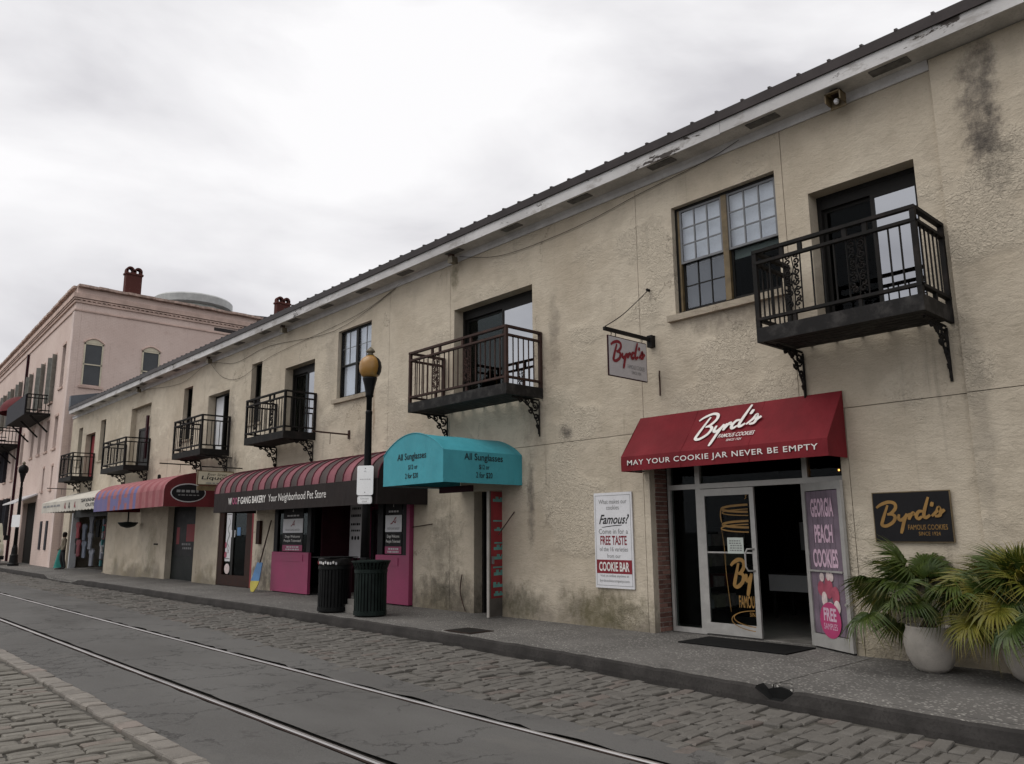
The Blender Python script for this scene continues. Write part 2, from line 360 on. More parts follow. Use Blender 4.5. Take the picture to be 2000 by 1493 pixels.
def m_faded():
    t = NT('faded_striped_awning_canvas'); p = t.pos(); s = t.sep(p)
    st = t.math('FRACT', t.math('MULTIPLY', s['X'], 1.55))
    c = t.mix(t.mr(t.math('ABSOLUTE', t.math('SUBTRACT', st, .5)), .18, .24), (.27, .085, .095), (.33, .135, .14))
    c = t.mix(t.math('MULTIPLY', t.mr(t.noise(2.2, 5, .65), .4, .7), .5), c, (.2, .07, .08))
    bl = t.math('MULTIPLY', t.mr(s['X'], -28.3, -28.6), t.math('MULTIPLY', t.mr(s['Z'], 3.27, 3.2), t.mr(t.math('ABSOLUTE', t.math('SUBTRACT', st, .5)), .26, .2)))
    bl2 = t.math('MULTIPLY', t.mr(s['X'], -29.2, -29.4), t.math('MULTIPLY', t.mr(s['Z'], 2.9, 2.86), t.mr(t.noise(1.0, 3, .6), .5, .54)))
    bl3 = t.math('MULTIPLY', t.mr(s['X'], -31.8, -32.1), t.math('MULTIPLY', t.mr(s['Z'], 2.95, 2.9), .9))
    c = t.mix(t.math('MULTIPLY', t.math('MAXIMUM', bl, t.math('MAXIMUM', bl2, bl3)), .85), c, (.13, .15, .31))
    return t.bsdf(Base_Color=c, Roughness=.85, Specular_IOR_Level=.2, Normal=t.bump(t.noise(6, 4, .6), .2, .02))
M['aw_faded'] = m_faded()
M['print_white'] = simple('white_lettering', (.72, .70, .67), .6, .05, 6)
M['print_black'] = simple('black_lettering', (.02, .02, .022), .6, .1, 6)
M['print_grey'] = simple('grey_lettering', (.22, .22, .22), .6, .1, 6)
M['print_red'] = simple('red_lettering', (.21, .016, .026), .6, .1, 6)
M['print_gold'] = simple('gold_lettering', (.27, .15, .04), .5, .15, 6)
M['print_pink'] = simple('pink_lettering', (.60, .42, .52), .6, .1, 6)
M['hot_pink'] = simple('hot_pink_paint', (.29, .045, .115), .5, .1, 1.5)
M['board_white'] = simple('white_sign_board', (.68, .68, .70), .5, .05, 3)
M['board_grey'] = simple('pale_grey_sign_board', (.50, .49, .50), .5, .06, 3)
M['board_dark'] = simple('charcoal_sign_board', (.014, .0135, .015), .5, .1, 3)
M['board_cream'] = simple('cream_sign_board', (.56, .51, .39), .55, .1, 3)
M['poster_plum'] = simple('plum_poster_print', (.165, .125, .16), .5, .2, 4)
M['poster_mint'] = simple('pale_green_notice', (.55, .60, .55), .6, .05, 4)
M['poster_rose'] = simple('rose_print', (.36, .08, .12), .5, .2, 8)
M['poster_pale'] = simple('pale_cream_print', (.62, .52, .50), .5, .2, 8)
M['poster_disc'] = simple('pink_disc_print', (.42, .05, .15), .5, .05, 8)
M['grey_green'] = simple('dark_green_door_paint', (.010, .013, .012), .5, .2, 2)
M['brown_wood'] = simple('brown_door_timber', (.034, .016, .012), .55, .3, 5, bump=.2)
M['maroon_paint'] = simple('maroon_wall_paint', (.03, .007, .011), .6, .2, 2)
M['door_grey'] = simple('grey_door_edge', (.36, .34, .31), .6, .15, 4)
M['door_dull'] = simple('dark_taupe_door', (.085, .077, .07), .6, .2, 4)
M['sign_red'] = simple('red_painted_board', (.22, .022, .028), .6, .2, 3)
M['sign_teal'] = simple('teal_brush_paint', (.10, .27, .25), .6, .2, 6)
M['post'] = simple('black_lamp_post_paint', (.009, .009, .0095), .4, .2, 4, bump=.1)
M['finial'] = simple('verdigris_finial', (.14, .12, .085), .5, .35, 14, metal=.3)
def m_amber():
    t = NT('amber_lamp_globe'); s = t.sep(t.obj())
    c = t.mix(t.mr(t.noise(3, 3, .5), .3, .7), (.30, .155, .035), (.37, .20, .055))
    return t.bsdf(Base_Color=c, Roughness=.3, Specular_IOR_Level=.5, Subsurface_Weight=.25, Subsurface_Radius=(.1, .05, .02))
M['amber'] = m_amber()
M['bin_black'] = simple('black_bin_steel', (.007, .0075, .0075), .5, .3, 5)
M['bin_green'] = simple('dark_green_bin_steel', (.010, .016, .014), .45, .3, 5)
M['bin_liner'] = simple('bin_liner_plastic', (.008, .008, .009), .35, .3, 5)
M['bin_band'] = simple('scuffed_black_bin_band', (.022, .021, .02), .5, .3, 9)
M['reflect_sign'] = simple('reflective_white_sheeting', (.93, .93, .93), .4, .02, 3)
M['concrete'] = simple('grey_concrete', (.19, .18, .165), .9, .2, 3, bump=.4)
M['oar_blue'] = simple('blue_oar_paint', (.07, .18, .36), .5, .15, 5)
M['oar_yellow'] = simple('yellow_oar_paint', (.42, .36, .06), .5, .15, 5)
M['pot'] = simple('cream_glazed_pot', (.46, .425, .38), .4, .12, 4, obj=True, fine=.1)
M['soil'] = simple('potting_soil', (.03, .022, .015), .95, .3, 20, bump=.6)
def m_leaf(name, a, b, tip):
    t = NT(name); r = t.n('ObjectInfo').outputs['Random']
    c = t.mix(t.mr(t.noise(4, 4, .6), .3, .7), a, b); c = t.mix(t.math('MULTIPLY', r, .5), c, b)
    at = t.n('Attribute', attribute_name='tipness').outputs['Fac']
    c = t.mix(t.math('MULTIPLY', t.mr(t.math('ADD', at, t.math('MULTIPLY', t.noise(9, 3, .6), .35)), .9, 1.22), .75), c, tip)
    d = t.n('BsdfPrincipled', {'Base Color': c, 'Roughness': .45, 'Specular IOR Level': .4}).outputs[0]
    tl = t.n('BsdfTranslucent', {0: c}).outputs[0]
    return t.surf(t.n('MixShader', {0: .25, 1: d, 2: tl}).outputs[0])
M['leaf'] = m_leaf('fan_palm_leaf', (.032, .060, .012), (.075, .105, .017), (.26, .19, .06))
M['leaf_yellow'] = m_leaf('yellow_green_fan_palm_leaf', (.10, .125, .018), (.19, .17, .025), (.36, .24, .07))  # brighter, yellower tone for some of the leaves
M['leaf_brown'] = m_leaf('withered_palm_leaf', (.14, .075, .03), (.21, .12, .05), (.26, .16, .08))
M['stem'] = simple('palm_petiole', (.035, .05, .016), .5, .2, 8)
# ---- ground materials
def m_asphalt():
    t = NT('cracked_grey_asphalt'); p = t.pos()
    c = t.mix(t.mr(t.noise(.5, 5, .6, stretch=(.5, 1, 1)), .3, .7), (.088, .085, .081), (.118, .115, .110))
    c = t.mix(t.math('MULTIPLY', t.mr(t.noise(90, 3, .7), .5, .7), .5), c, (.17, .16, .15))
    c = t.mix(t.math('MULTIPLY', t.mr(t.noise(60, 3, .7), .55, .72), .6), c, (.045, .043, .04))
    c = t.mix(t.math('MULTIPLY', t.mr(t.noise(3.0, 5, .7), .6, .7), .5), c, (.055, .052, .05))
    dn = t.n('TexNoise', {'Vector': p, 'Scale': 1.4, 'Detail': 6.0, 'Roughness': .7}).outputs['Color']
    v = t.n('VectorMath', {0: p, 1: t.n('VectorMath', {0: dn, 'Scale': .9}, operation='SCALE').outputs[0]}, operation='ADD').outputs[0]
    v = t.n('Mapping', {0: v, 'Scale': (1, .55, 1)}).outputs[0]
    vo = t.n('TexVoronoi', {'Vector': v, 'Scale': .75}, feature='DISTANCE_TO_EDGE').outputs['Distance']
    vo2 = t.n('TexVoronoi', {'Vector': v, 'Scale': 2.6}, feature='DISTANCE_TO_EDGE').outputs['Distance']
    cr = t.math('MAXIMUM', t.math('MULTIPLY', t.mr(vo, .012, .002), t.mr(t.noise(.7, 3), .42, .52)), t.math('MULTIPLY', t.mr(vo2, .03, .008), t.mr(t.noise(.55, 3, vec=t.n('Mapping', {0: p, 'Location': (7, 3, 0)}).outputs[0]), .54, .62)))
    sx = t.sep(p); tc = t.math('ABSOLUTE', t.math('SUBTRACT', t.math('FRACT', t.math('ADD', t.math('MULTIPLY', sx['X'], .47), t.math('MULTIPLY', t.noise(.9, 5, .65), .75))), .5))
    cr = t.math('MAXIMUM', cr, t.math('MULTIPLY', t.mr(tc, .008, .002), t.mr(t.noise(.8, 2), .45, .55)))
    c = t.mix(t.math('MULTIPLY', t.mr(t.noise(.35, 5, .65, stretch=(.35, 1.6, 1)), .55, .66), .38), c, (.066, .062, .058))
    c = t.mix(t.math('MULTIPLY', t.mr(t.noise(.8, 4, .7, stretch=(.6, 1.2, 1), vec=t.n('Mapping', {0: p, 'Location': (11, 5, 0)}).outputs[0]), .58, .66), .3), c, (.14, .133, .122))
    c = t.mix(t.math('MULTIPLY', cr, .62), c, (.03, .028, .027))
    h = t.math('SUBTRACT', t.math('MULTIPLY', t.noise(120, 3, .7), .35), cr)
    return t.bsdf(Base_Color=c, Roughness=.88, Specular_IOR_Level=.25, Normal=t.bump(h, .5, .012))
M['asphalt'] = m_asphalt()
def m_stone(name, a, b, tint):
    t = NT(name); r = t.n('ObjectInfo').outputs['Random']; at = t.n('Attribute', attribute_name='shade').outputs['Fac']
    rr = t.math('FRACT', t.math('ADD', r, at))
    c = t.mix(rr, a, b); c = t.mix(t.math('MULTIPLY', t.mr(rr, .90, .96), .45), c, tint)
    c = t.mix(t.math('MULTIPLY', t.mr(t.noise(9, 5, .65), .4, .75), .45), c, tuple(x*.55 for x in a))
    c = t.mix(t.math('MULTIPLY', t.mr(t.noise(80, 3, .7), .52, .7), .35), c, tuple(min(1, x*1.7) for x in b))
    return t.bsdf(Base_Color=c, Roughness=.82, Specular_IOR_Level=.3, Normal=t.bump(t.noise(35, 4, .65), .45, .012))
M['cobble'] = m_stone('worn_granite_cobble', (.108, .101, .091), (.138, .129, .116), (.13, .095, .082))
M['cobble2'] = m_stone('buff_granite_cobble', (.132, .122, .104), (.185, .172, .148), (.16, .118, .1))
M['edging'] = m_stone('pale_granite_edging', (.165, .15, .132), (.23, .21, .185), (.2, .15, .13))
M['joint_dirt'] = simple('dark_joint_dirt', (.072, .066, .056), .95, .35, 8, bump=.6)
def m_walk():
    t = NT('shell_aggregate_concrete'); p = t.pos()
    c = t.mix(t.mr(t.noise(.7, 5, .6), .3, .7), (.098, .093, .087), (.142, .135, .126))
    c = t.mix(t.math('MULTIPLY', t.mr(t.noise(2.6, 5, .7), .5, .72), .45), c, (.06, .057, .053))
    v1 = t.n('TexVoronoi', {'Vector': t.n('Mapping', {0: p, 'Rotation': (0, 0, .6), 'Scale': (1, 2.2, 1)}).outputs[0], 'Scale': 21.0}); rnd = t.sep(v1.outputs['Color'])['X']
    fl = t.math('MULTIPLY', t.mr(v1.outputs['Distance'], .38, .22), t.mr(rnd, .52, .58))
    v2 = t.n('TexVoronoi', {'Vector': p, 'Scale': 46.0}); r2 = t.sep(v2.outputs['Color'])['X']
    f2 = t.math('MULTIPLY', t.mr(v2.outputs['Distance'], .4, .2), t.mr(r2, .6, .8))
    dens = t.mr(t.noise(.9, 4, .6), .35, .58, .4, 1.0)
    c = t.mix(t.math('MULTIPLY', t.math('MULTIPLY', f2, dens), .5), c, (.27, .255, .235))
    c = t.mix(t.math('MULTIPLY', t.math('MULTIPLY', fl, dens), .85), c, (.52, .50, .46))
    return t.bsdf(Base_Color=c, Roughness=.85, Specular_IOR_Level=.3, Normal=t.bump(t.noise(70, 4, .7), .5, .01))
M['walk'] = m_walk()
M['kerb'] = simple('shaded_kerb_concrete', (.040, .037, .035), .9, .3, 2.5, bump=.5, bscale=25, fine=.2)  # shade of the kerb face is put into this dark colour
def m_rail():
    t = NT('polished_rail_steel')
    c = t.mix(t.mr(t.noise(6, 4, .6, stretch=(.15, 3, 1)), .3, .7), (.38, .365, .36), (.55, .53, .52))
    return t.bsdf(Base_Color=c, Metallic=.85, Roughness=.36)
M['rail_top'] = m_rail()
M['rail_side'] = simple('rusty_rail_web', (.035, .024, .02), .8, .3, 6)
M['earth'] = simple('far_ground', (.10, .097, .09), .95, .2, .3)

# ------------------------------------------------------------------ ground, street, rails, cobbles, kerb, pavement
def pix(p):
    v = Vector(p)-CAM; z = v.dot(_f)
    return (1000+FPX*v.dot(_r)/z, 746.5-FPX*v.dot(_u)/z) if z > .1 else (-9e9, 9e9)
def seen(p, m=60): x, y = pix(p); return -m < x < 2000+m and -m < y < 1493+m
ZS = -0.17
def lerp_tab(tab, x):
    for (a, ya), (b, yb) in zip(tab, tab[1:]):
        if a >= x >= b: return ya+(yb-ya)*(a-x)/(a-b)
    return tab[0][1] if x > tab[0][0] else tab[-1][1]
KERB = [(16, -3.3), (3, -3.05), (-2.2, -2.84), (-4.7, -2.66), (-7.5, -2.42), (-10.3, -2.27), (-15, -2.22), (-33, -2.25), (-60, -2.0), (-140, 1.2)]
EDGE = [(16, -4.5), (-3, -4.62), (-6, -4.68), (-10, -4.55), (-16, -4.2), (-24, -3.95), (-140, -3.4)]
ky = lambda x: lerp_tab(KERB, x)
rng = random.Random(3)
g = MB(); g.box(-1500, 600, -700, 900, -1.3, -0.3); tag(g.build('ground', M['earth']), kind='structure')
a = MB(); a.box(-140, 16, -7.95, -2.0, -.30, -.205); tag(a.build('track_bed', M['joint_dirt']), kind='structure')
RAILS = (-6.76, -5.21)
def strip(mb, x0, x1, fy0, fy1, z, step=.5, jit=.0):
    xs = []; x = x0
    while x < x1: xs.append(x); x += step
    xs.append(x1); vs = []
    for x in xs: vs += [(x, fy0(x)+rng.uniform(-jit, jit), z), (x, fy1(x)+rng.uniform(-jit, jit), z)]
    mb._a(vs, [(2*i, 2*i+2, 2*i+3, 2*i+1) for i in range(len(xs)-1)])
road = MB()
edge = lambda x: lerp_tab(EDGE, x)
strip(road, -140, 16, lambda x: -7.78, lambda x: RAILS[0]-.075, ZS, .4, .012)
strip(road, -140, 16, lambda x: RAILS[0]+.085, lambda x: RAILS[1]-.085, ZS+.004, .4, .012)
strip(road, -140, 16, lambda x: RAILS[1]+.075, edge, ZS, .25, .05)
tag(road.build('street_asphalt', M['asphalt']), kind='structure')
for i, y in enumerate(RAILS):
    t = thing('tram_rail', (-30, y, ZS), ['polished steel tram rail nearer the pale stone edging', 'polished steel tram rail nearer the pavement kerb'][i], 'rail', 'rails of the street track')
    MB().prism([(y-.019, ZS-.004), (y-.014, ZS+.008), (y+.014, ZS+.008), (y+.019, ZS-.004)], 'x', -140, 16).build('rail_head', M['rail_top'], t)
    MB().prism([(y-.045, ZS-.012), (y-.045, ZS-.004), (y+.045, ZS-.004), (y+.045, ZS-.012), (y+.015, ZS-.03), (y+.015, -.21), (y-.015, -.21), (y-.015, ZS-.03)], 'x', -140, 16).build('rail_web', M['rail_side'], t)
def stone_mesh(name, m, rr):
    j = lambda s: rr.uniform(-s, s)
    b = MB(); L_, w = .5, .5
    ring = lambda k, z, jj: [(-L_*k+j(jj), -w*k+j(jj), z), (L_*k+j(jj), -w*k+j(jj), z), (L_*k+j(jj), w*k+j(jj), z), (-L_*k+j(jj), w*k+j(jj), z)]
    v = ring(1, -.5, .01)+ring(.985, -.10, .025)+ring(.92, -.03+j(.01), .035)+ring(.70, .0+j(.006), .07)
    b._a(v, [(i, (i+1) % 4, (i+1) % 4+4, i+4) for i in range(4)]+[(i+4, (i+1) % 4+4, (i+1) % 4+8, i+8) for i in range(4)]+[(i+8, (i+1) % 4+8, (i+1) % 4+12, i+12) for i in range(4)]+[(12, 13, 14, 15)])
    return b.mesh(name, m, smooth=False)
def pave(root_name, label, m, cells, height=.16):
    root = MB(); xs = [c[0] for c in cells]; ys = [c[1] for c in cells]
    base = strip_base[root_name]; base_o = tag(base.build(root_name, M['joint_dirt']), kind='structure')
    var = [stone_mesh('cobblestone', m, rng) for _ in range(8)]
    cells = sorted(cells, key=lambda c: ((Vector((c[0], c[1], ZS))-CAM).length if seen((c[0], c[1], ZS), 20) else 1e4+rng.random()))
    rest = MB(); sh = []
    for i, (x, y, lx, ly, rz) in enumerate(cells):
        dz = rng.gauss(0, .007)-(.02 if rng.random() < .03 else 0); tl = (rng.gauss(0, .025), rng.gauss(0, .04), rz+rng.gauss(0, .03))
        if i < 300: inst('cobblestone', var[i % 8], base_o, (x, y, ZS+dz), tl, (lx, ly, height))
        else:
            me = var[i % 8]; c, s = math.cos(rz), math.sin(rz)
            rest._a([(x+v.co.x*lx*c-v.co.y*ly*s, y+v.co.x*lx*s+v.co.y*ly*c, ZS+dz+v.co.z*height+v.co.x*tl[1]*.1) for v in me.vertices], [tuple(p.vertices) for p in me.polygons]); sh += [rng.random()]*len(me.vertices)
    if sh:
        o = tag(rest.build('distant_cobbles', m, base_o), kind='stuff')
        at = o.data.attributes.new('shade', 'FLOAT', 'POINT'); at.data.foreach_set('value', sh)
    return base_o
strip_base = {}
b = MB(); strip(b, -140, 16, lambda x: edge(x)-.25, lambda x: ky(x)+.25, ZS-.022, 1.0); strip_base['cobbled_gutter_strip'] = b
b = MB(); strip(b, -60, 16, lambda x: -14, lambda x: -7.74, ZS-.024, 1.0); strip_base['cobbled_roadway'] = b
cells = []; x = 3.0
while x > -62:
    wdt = rng.uniform(.125, .175) if x > -30 else .22
    y = ky(x)-.05+rng.uniform(-.12, .06)
    while y > edge(x)+rng.uniform(-.04, .16):
        ln = rng.uniform(.2, .38); cells.append((x-wdt/2, y-ln/2, wdt-rng.uniform(.006, .022), ln-rng.uniform(.006, .024), rng.uniform(-.05, .05)+.06)); y -= ln
    x -= wdt
pave('cobbled_gutter_strip', '', M['cobble'], cells)
EDG = lambda x: -7.80-.05*math.sin((x+8)*.35)
cells = []; x = -3.5
while x > -19.5:
    wdt = rng.uniform(.10, .155); y = EDG(x)-.14+rng.uniform(-.02, .02)
    while y > -10.9:
        ln = rng.uniform(.22, .42)
        if seen((x, y, ZS), 90): cells.append((x-wdt/2, y-ln/2, wdt-rng.uniform(.006, .026), ln-rng.uniform(.008, .028), rng.uniform(-.05, .05)-.03))
        y -= ln
    x -= wdt
pave('cobbled_roadway', '', M['cobble2'], cells)
ed = MB(); ed.box(-40, 0, -7.95, -7.70, -.26, ZS-.028); ed_o = tag(ed.build('stone_edging_strip', M['joint_dirt']), kind='structure')
var = [stone_mesh('edging_stone', M['edging'], rng) for _ in range(6)]
x = -4.2; i = 0
while x > -26:
    ln = rng.uniform(.2, .36); w = rng.uniform(.18, .235)
    inst('edging_stone', var[i % 6], ed_o, (x-ln/2, EDG(x), ZS+.018+rng.uniform(-.006, .006)), (rng.uniform(-.03, .03), rng.uniform(-.03, .03), rng.uniform(-.06, .06)+.02), (ln-.015, w, .16)); x -= ln; i += 1

# kerb with a broken drain notch and a dropped crossing
kb = MB(); prof = []; xs = []; x = 15.0
while x > -139: xs.append(x); x -= (.14 if x > -16 else .6)
def drop(x): return max(0, min(1, min((x+38.3)/.9, (-32.7-x)/.9)))
for x in xs:
    y = ky(x)+rng.uniform(-.008, .008); top = -.002+rng.uniform(-.006, .006)-(.155*drop(x)); nt = max(0, 1-abs(x+4.52)/.22)
    yy = y+.26*min(1, nt*2.4); top2 = top-.11*min(1, nt*2.2)
    prof += [(x, y-.035, ZS-.05), (x, y-.028, ZS+.03+(top+.17)*.05), (x, y+.06*min(1, nt*2.0), top2-.03), (x, yy+.03, top2-.003), (x, y+.17+.13*min(1, nt*2.2), top), (x, y+.19+.13*min(1, nt*2.2), -.2)]
n = len(xs); kb._n = 0
kb._a(prof, [(i*6+k, i*6+k+1, (i+1)*6+k+1, (i+1)*6+k) for i in range(n-1) for k in range(5)])
for fi in range(len(kb.m)):
    if abs(xs[fi//5]+4.52) < .17 and fi % 5 in (2, 3): kb.m[fi] = 1  # notch faces blackened, painting in the shade of the hollow
    elif fi % 5 == 3: kb.m[fi] = 2
tag(kb.build('kerb', [M['kerb'], M['black'], M['walk']]), kind='structure')
pv = MB(); strip(pv, -139, 15, lambda x: ky(x)+.14, lambda x: 1.5, -.19, 1.0); pv_o = tag(pv.build('pavement', M['joint_dirt']), kind='structure')
SL = [15, 3, -1.2, -4.62, -9.4, -14.3, -20, -26.5, -32.6, -39, -47, -60, -80, -139]
for x1, x0 in zip(SL, SL[1:]):
    s = MB(); g_ = .007; xs = []; x = x0+g_
    while x < x1-g_: xs.append(x); x += .5
    xs.append(x1-g_); vs = []
    for x in xs:
        z = -.155*drop(x)
        vs += [(x, ky(x)+.172, z-.002), (x, ky(x)+.8, z*.55+.002), (x, 1.45, .004), (x, ky(x)+.172, -.1)]
    s._a(vs, [(4*i+k, 4*i+4+k, 4*i+5+k, 4*i+1+k) for i in range(len(xs)-1) for k in (0, 1)]+[(4*i+3, 4*i+7, 4*i+4, 4*i) for i in range(len(xs)-1)])
    s.build('pavement_slab', M['walk'], pv_o)
dh = MB(); dh.prism([(-4.71, -.13), (-4.64, -.04), (-4.52, -.012), (-4.43, -.03), (-4.36, -.07), (-4.32, -.13)], 'y', ky(-4.55)+.13, ky(-4.55)+.26); dh.build('drain_gap_shade', M['black'], pv_o)  # solid black block painted in for the dark of the drain hollow
cv = thing('utility_cover', (-10.45, -1.88, 0), 'dark rectangular utility cover set flush in the pavement', 'utility cover')
MB().box(-10.78, -10.12, -2.14, -1.62, .002, .012).build('cover_frame', M['rail_side'], cv)
MB().box(-10.74, -10.16, -2.10, -1.66, .006, .016).build('cover_plate', M['iron'], cv)
dm = MB(); dm.box(-7.2, -5.5, -.62, .18, .004, .02); tag(dm.build('doormat', M['black']), 'black rubber doormat before the open glass shop door', 'doormat')

# ------------------------------------------------------------------ the long stucco building
BX0, BX1 = -45.4, 14.0
bld = thing('stucco_building', (-20, 1.0, 0), 'long two storey cream stucco building with iron balconies and shop awnings', 'building')
OPEN = {'W1': (-7.4, -5.5, 5.1, 6.95), 'B1': (-5.0, -3.53, 4.3, 6.4), 'B2': (-13.3, -10.8, 4.3, 6.45), 'W2': (-18.35, -16.7, 5.1, 6.94), 'B3': (-21.4, -19.6, 4.3, 6.42),
        'w3': (-23.75, -23.0, 5.0, 6.92), 'B4': (-27.2, -25.4, 4.3, 6.35), 'w4': (-29.6, -28.75, 5.0, 6.95), 'B5': (-35.7, -33.2, 4.3, 6.9), 'w5': (-40.2, -39.4, 5.0, 6.9),
        'B6': (-42.6, -41.0, 4.3, 6.45), 'w6': (-44.0, -43.3, 5.0, 6.9),
        'G1': (-8.08, -4.85, 0, 3.02), 'G2': (-12.6, -11.75, 0, 2.42), 'G3': (-21.55, -14.72, 0, 2.75), 'G4': (-25.62, -23.0, 0, 2.6), 'G5': (-30.35, -27.65, 0, 2.6), 'G6': (-44.2, -37.9, 0, 2.8)}
WT = .45
def wall_panel(x0, x1, z0, z1, y0=0.0, y1=WT):
    cuts = [o for o in OPEN.values() if o[0] < x1 and o[1] > x0 and o[2] < z1 and o[3] > z0]
    xs = sorted({x0, x1, *[min(max(v, x0), x1) for o in cuts for v in o[:2]]}); zs = sorted({z0, z1, *[min(max(v, z0), z1) for o in cuts for v in o[2:]]})
    solid = lambda i, k: 0 <= i < len(xs)-1 and 0 <= k < len(zs)-1 and not any(o[0]-1e-6 <= xs[i] and xs[i+1] <= o[1]+1e-6 and o[2]-1e-6 <= zs[k] and zs[k+1] <= o[3]+1e-6 for o in cuts)
    m = MB()
    for i in range(len(xs)-1):
        for k in range(len(zs)-1):
            if not solid(i, k): continue
            a, b, c, d = xs[i], xs[i+1], zs[k], zs[k+1]
            m.poly([(a, y0, c), (b, y0, c), (b, y0, d), (a, y0, d)]); m.poly([(a, y1, c), (a, y1, d), (b, y1, d), (b, y1, c)])
            if not solid(i-1, k): m.poly([(a, y0, c), (a, y0, d), (a, y1, d), (a, y1, c)])
            if not solid(i+1, k): m.poly([(b, y0, c), (b, y1, c), (b, y1, d), (b, y0, d)])
            if not solid(i, k-1): m.poly([(a, y0, c), (a, y1, c), (b, y1, c), (b, y0, c)])
            if not solid(i, k+1): m.poly([(a, y0, d), (b, y0, d), (b, y1, d), (a, y1, d)])
    return m.build('stucco_panel', M['stucco'], bld)
J = .005
ZJ = 3.215; ZT = 7.72
ux = [-3.2, -5.37, -8.15, -13.44, -15.87, -21.72, -27.6, -32.4, -38.2, BX0]
lx = [-3.2, -4.74, -8.2, -13.4, -22.0, -31.0, BX0]
for a, b in zip(ux, ux[1:]): wall_panel(b+J, a-J, ZJ+J, ZT)
for a, b in zip(lx, lx[1:]): wall_panel(b+J, a-J, -.25, ZJ-J)
MB().box(-3.2+J, BX1, -.07, WT, ZJ+J, 7.645).build('stucco_panel', M['stucco'], bld)
MB().box(-3.2+J, BX1, -.07, WT, -.25, ZJ-J).build('stucco_panel', M['stucco'], bld)
MB().box(BX0, BX0+.3, WT+.002, 14, -.25, ZT).build('end_wall', M['stucco'], bld)
MB().box(BX1-.3, BX1, WT+.002, 14, -.25, ZT).build('end_wall', M['stucco'], bld)
MB().box(BX0, BX1, 13.7, 14, -.25, ZT).build('rear_wall', M['stucco'], bld)
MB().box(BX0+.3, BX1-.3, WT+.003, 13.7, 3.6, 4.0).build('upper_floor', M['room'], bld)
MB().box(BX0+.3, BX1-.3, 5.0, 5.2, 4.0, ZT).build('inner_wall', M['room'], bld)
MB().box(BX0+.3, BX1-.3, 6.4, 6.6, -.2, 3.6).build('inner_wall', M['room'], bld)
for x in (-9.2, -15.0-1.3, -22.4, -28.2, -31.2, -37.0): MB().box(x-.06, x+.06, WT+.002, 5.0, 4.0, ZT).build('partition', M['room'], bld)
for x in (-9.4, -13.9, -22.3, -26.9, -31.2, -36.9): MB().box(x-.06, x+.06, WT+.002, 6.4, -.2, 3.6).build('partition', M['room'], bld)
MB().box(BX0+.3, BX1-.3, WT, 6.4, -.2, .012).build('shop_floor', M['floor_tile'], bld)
# roof, eave
EX0 = -44.4
rf = MB(); rf.prism([(-.47, 7.86), (-.47, 8.0), (7.0, 9.7), (14.3, 8.0), (14.3, 7.86)], 'x', EX0, BX1+.3); rf_o = rf.build('roof', M['roof_metal'], bld)
seam = MB(); seam.prism([(-.475, 7.995), (-.475, 8.03), (7.0, 9.72), (7.0, 9.69)], 'x', -.018, .018); seam_me = seam.mesh('standing_seam', M['roof_metal'])
x = -2.05
while x > EX0: inst('standing_seam', seam_me, rf_o, (x, 0, 0)); x -= .4545
rdrip = MB(); rdrip.box(EX0, BX1+.3, -.485, -.455, 7.84, 7.93); rdrip.build('drip_edge', M['roof_metal'], rf_o)
for a, b in ((BX1+.2, -6.1), (-6.1, -12.4), (-12.4, -19.1), (-19.1, -26.5), (-26.5, -35.0), (-35.0, EX0)):
    MB().box(b+.003, a-.003, -.45, -.42, 7.64+rng.uniform(-.006, .006), 7.855).build('fascia_board', M['fascia'], bld)
MB().box(EX0, BX1, -.42, .0, 7.655, 7.68).build('soffit', M['soffit'], bld)
MB().prism([(-.005, 7.53), (-.03, 7.53), (-.035, 7.6), (-.08, 7.654), (-.005, 7.654)], 'x', BX0, -3.21).build('frieze', M['frieze'], bld)
vm = MB(); vm.box(-.25, .25, -.08, .08, -.01, .012); vm_me = vm.mesh('soffit_vent', M['vent'])
x = -3.6
while x > EX0+1: inst('soffit_vent', vm_me, bld, (x, -.28, 7.650)); x -= 1.87
pp = MB(); pp.prism([(-.42, 7.85), (-.42, 8.62), (2.0, 9.15), (8, 10.4), (8, 7.9)], 'x', EX0-.35, EX0-.05); pp.build('flashing_parapet', M['grey_metal'], bld)

# --- upper windows
def pane_mesh(w, h, key={}):
    k = (round(w, 3), round(h, 3))
    if k not in key: key[k] = MB().box(-w/2, w/2, -.004, .004, -h/2, h/2)
    return key[k]
_pc = {}
def pane(parent, x0, x1, z0, z1, y, m, name='pane'):
    k = (round(x1-x0, 3), round(z1-z0, 3), m.name)
    if k not in _pc:
        w, h = x1-x0, z1-z0; _pc[k] = MB().box(-w/2, w/2, -.003, .003, -h/2, h/2).mesh(name, m)
    return inst(name, _pc[k], parent, ((x0+x1)/2, y, (z0+z1)/2))
def frame(parent, x0, x1, z0, z1, y, t, m, d=.05, name='frame'):
    b = MB(); b.box(x0, x1, y-d/2, y+d/2, z0, z0+t).box(x0, x1, y-d/2, y+d/2, z1-t, z1).box(x0, x0+t, y-d/2, y+d/2, z0+t, z1-t).box(x1-t, x1, y-d/2, y+d/2, z0+t, z1-t)
    return b.build(name, m, parent)
def grid_panes(w, x0, x1, z0, z1, nc, nr, y, mg, mm, bar=.022):
    cw = (x1-x0)/nc; ch = (z1-z0)/nr
    for i in range(nc):
        for k in range(nr): pane(w, x0+i*cw+bar/2, x0+(i+1)*cw-bar/2, z0+k*ch+bar/2, z0+(k+1)*ch-bar/2, y, mg)
    for i in range(1, nc): MB().box(x0+i*cw-bar/2, x0+i*cw+bar/2, y-.012, y+.012, z0, z1).build('muntin', mm, w)
    for k in range(1, nr): MB().box(x0, x1, y-.010, y+.010, z0+k*ch-bar/2, z0+k*ch+bar/2).build('muntin', mm, w)
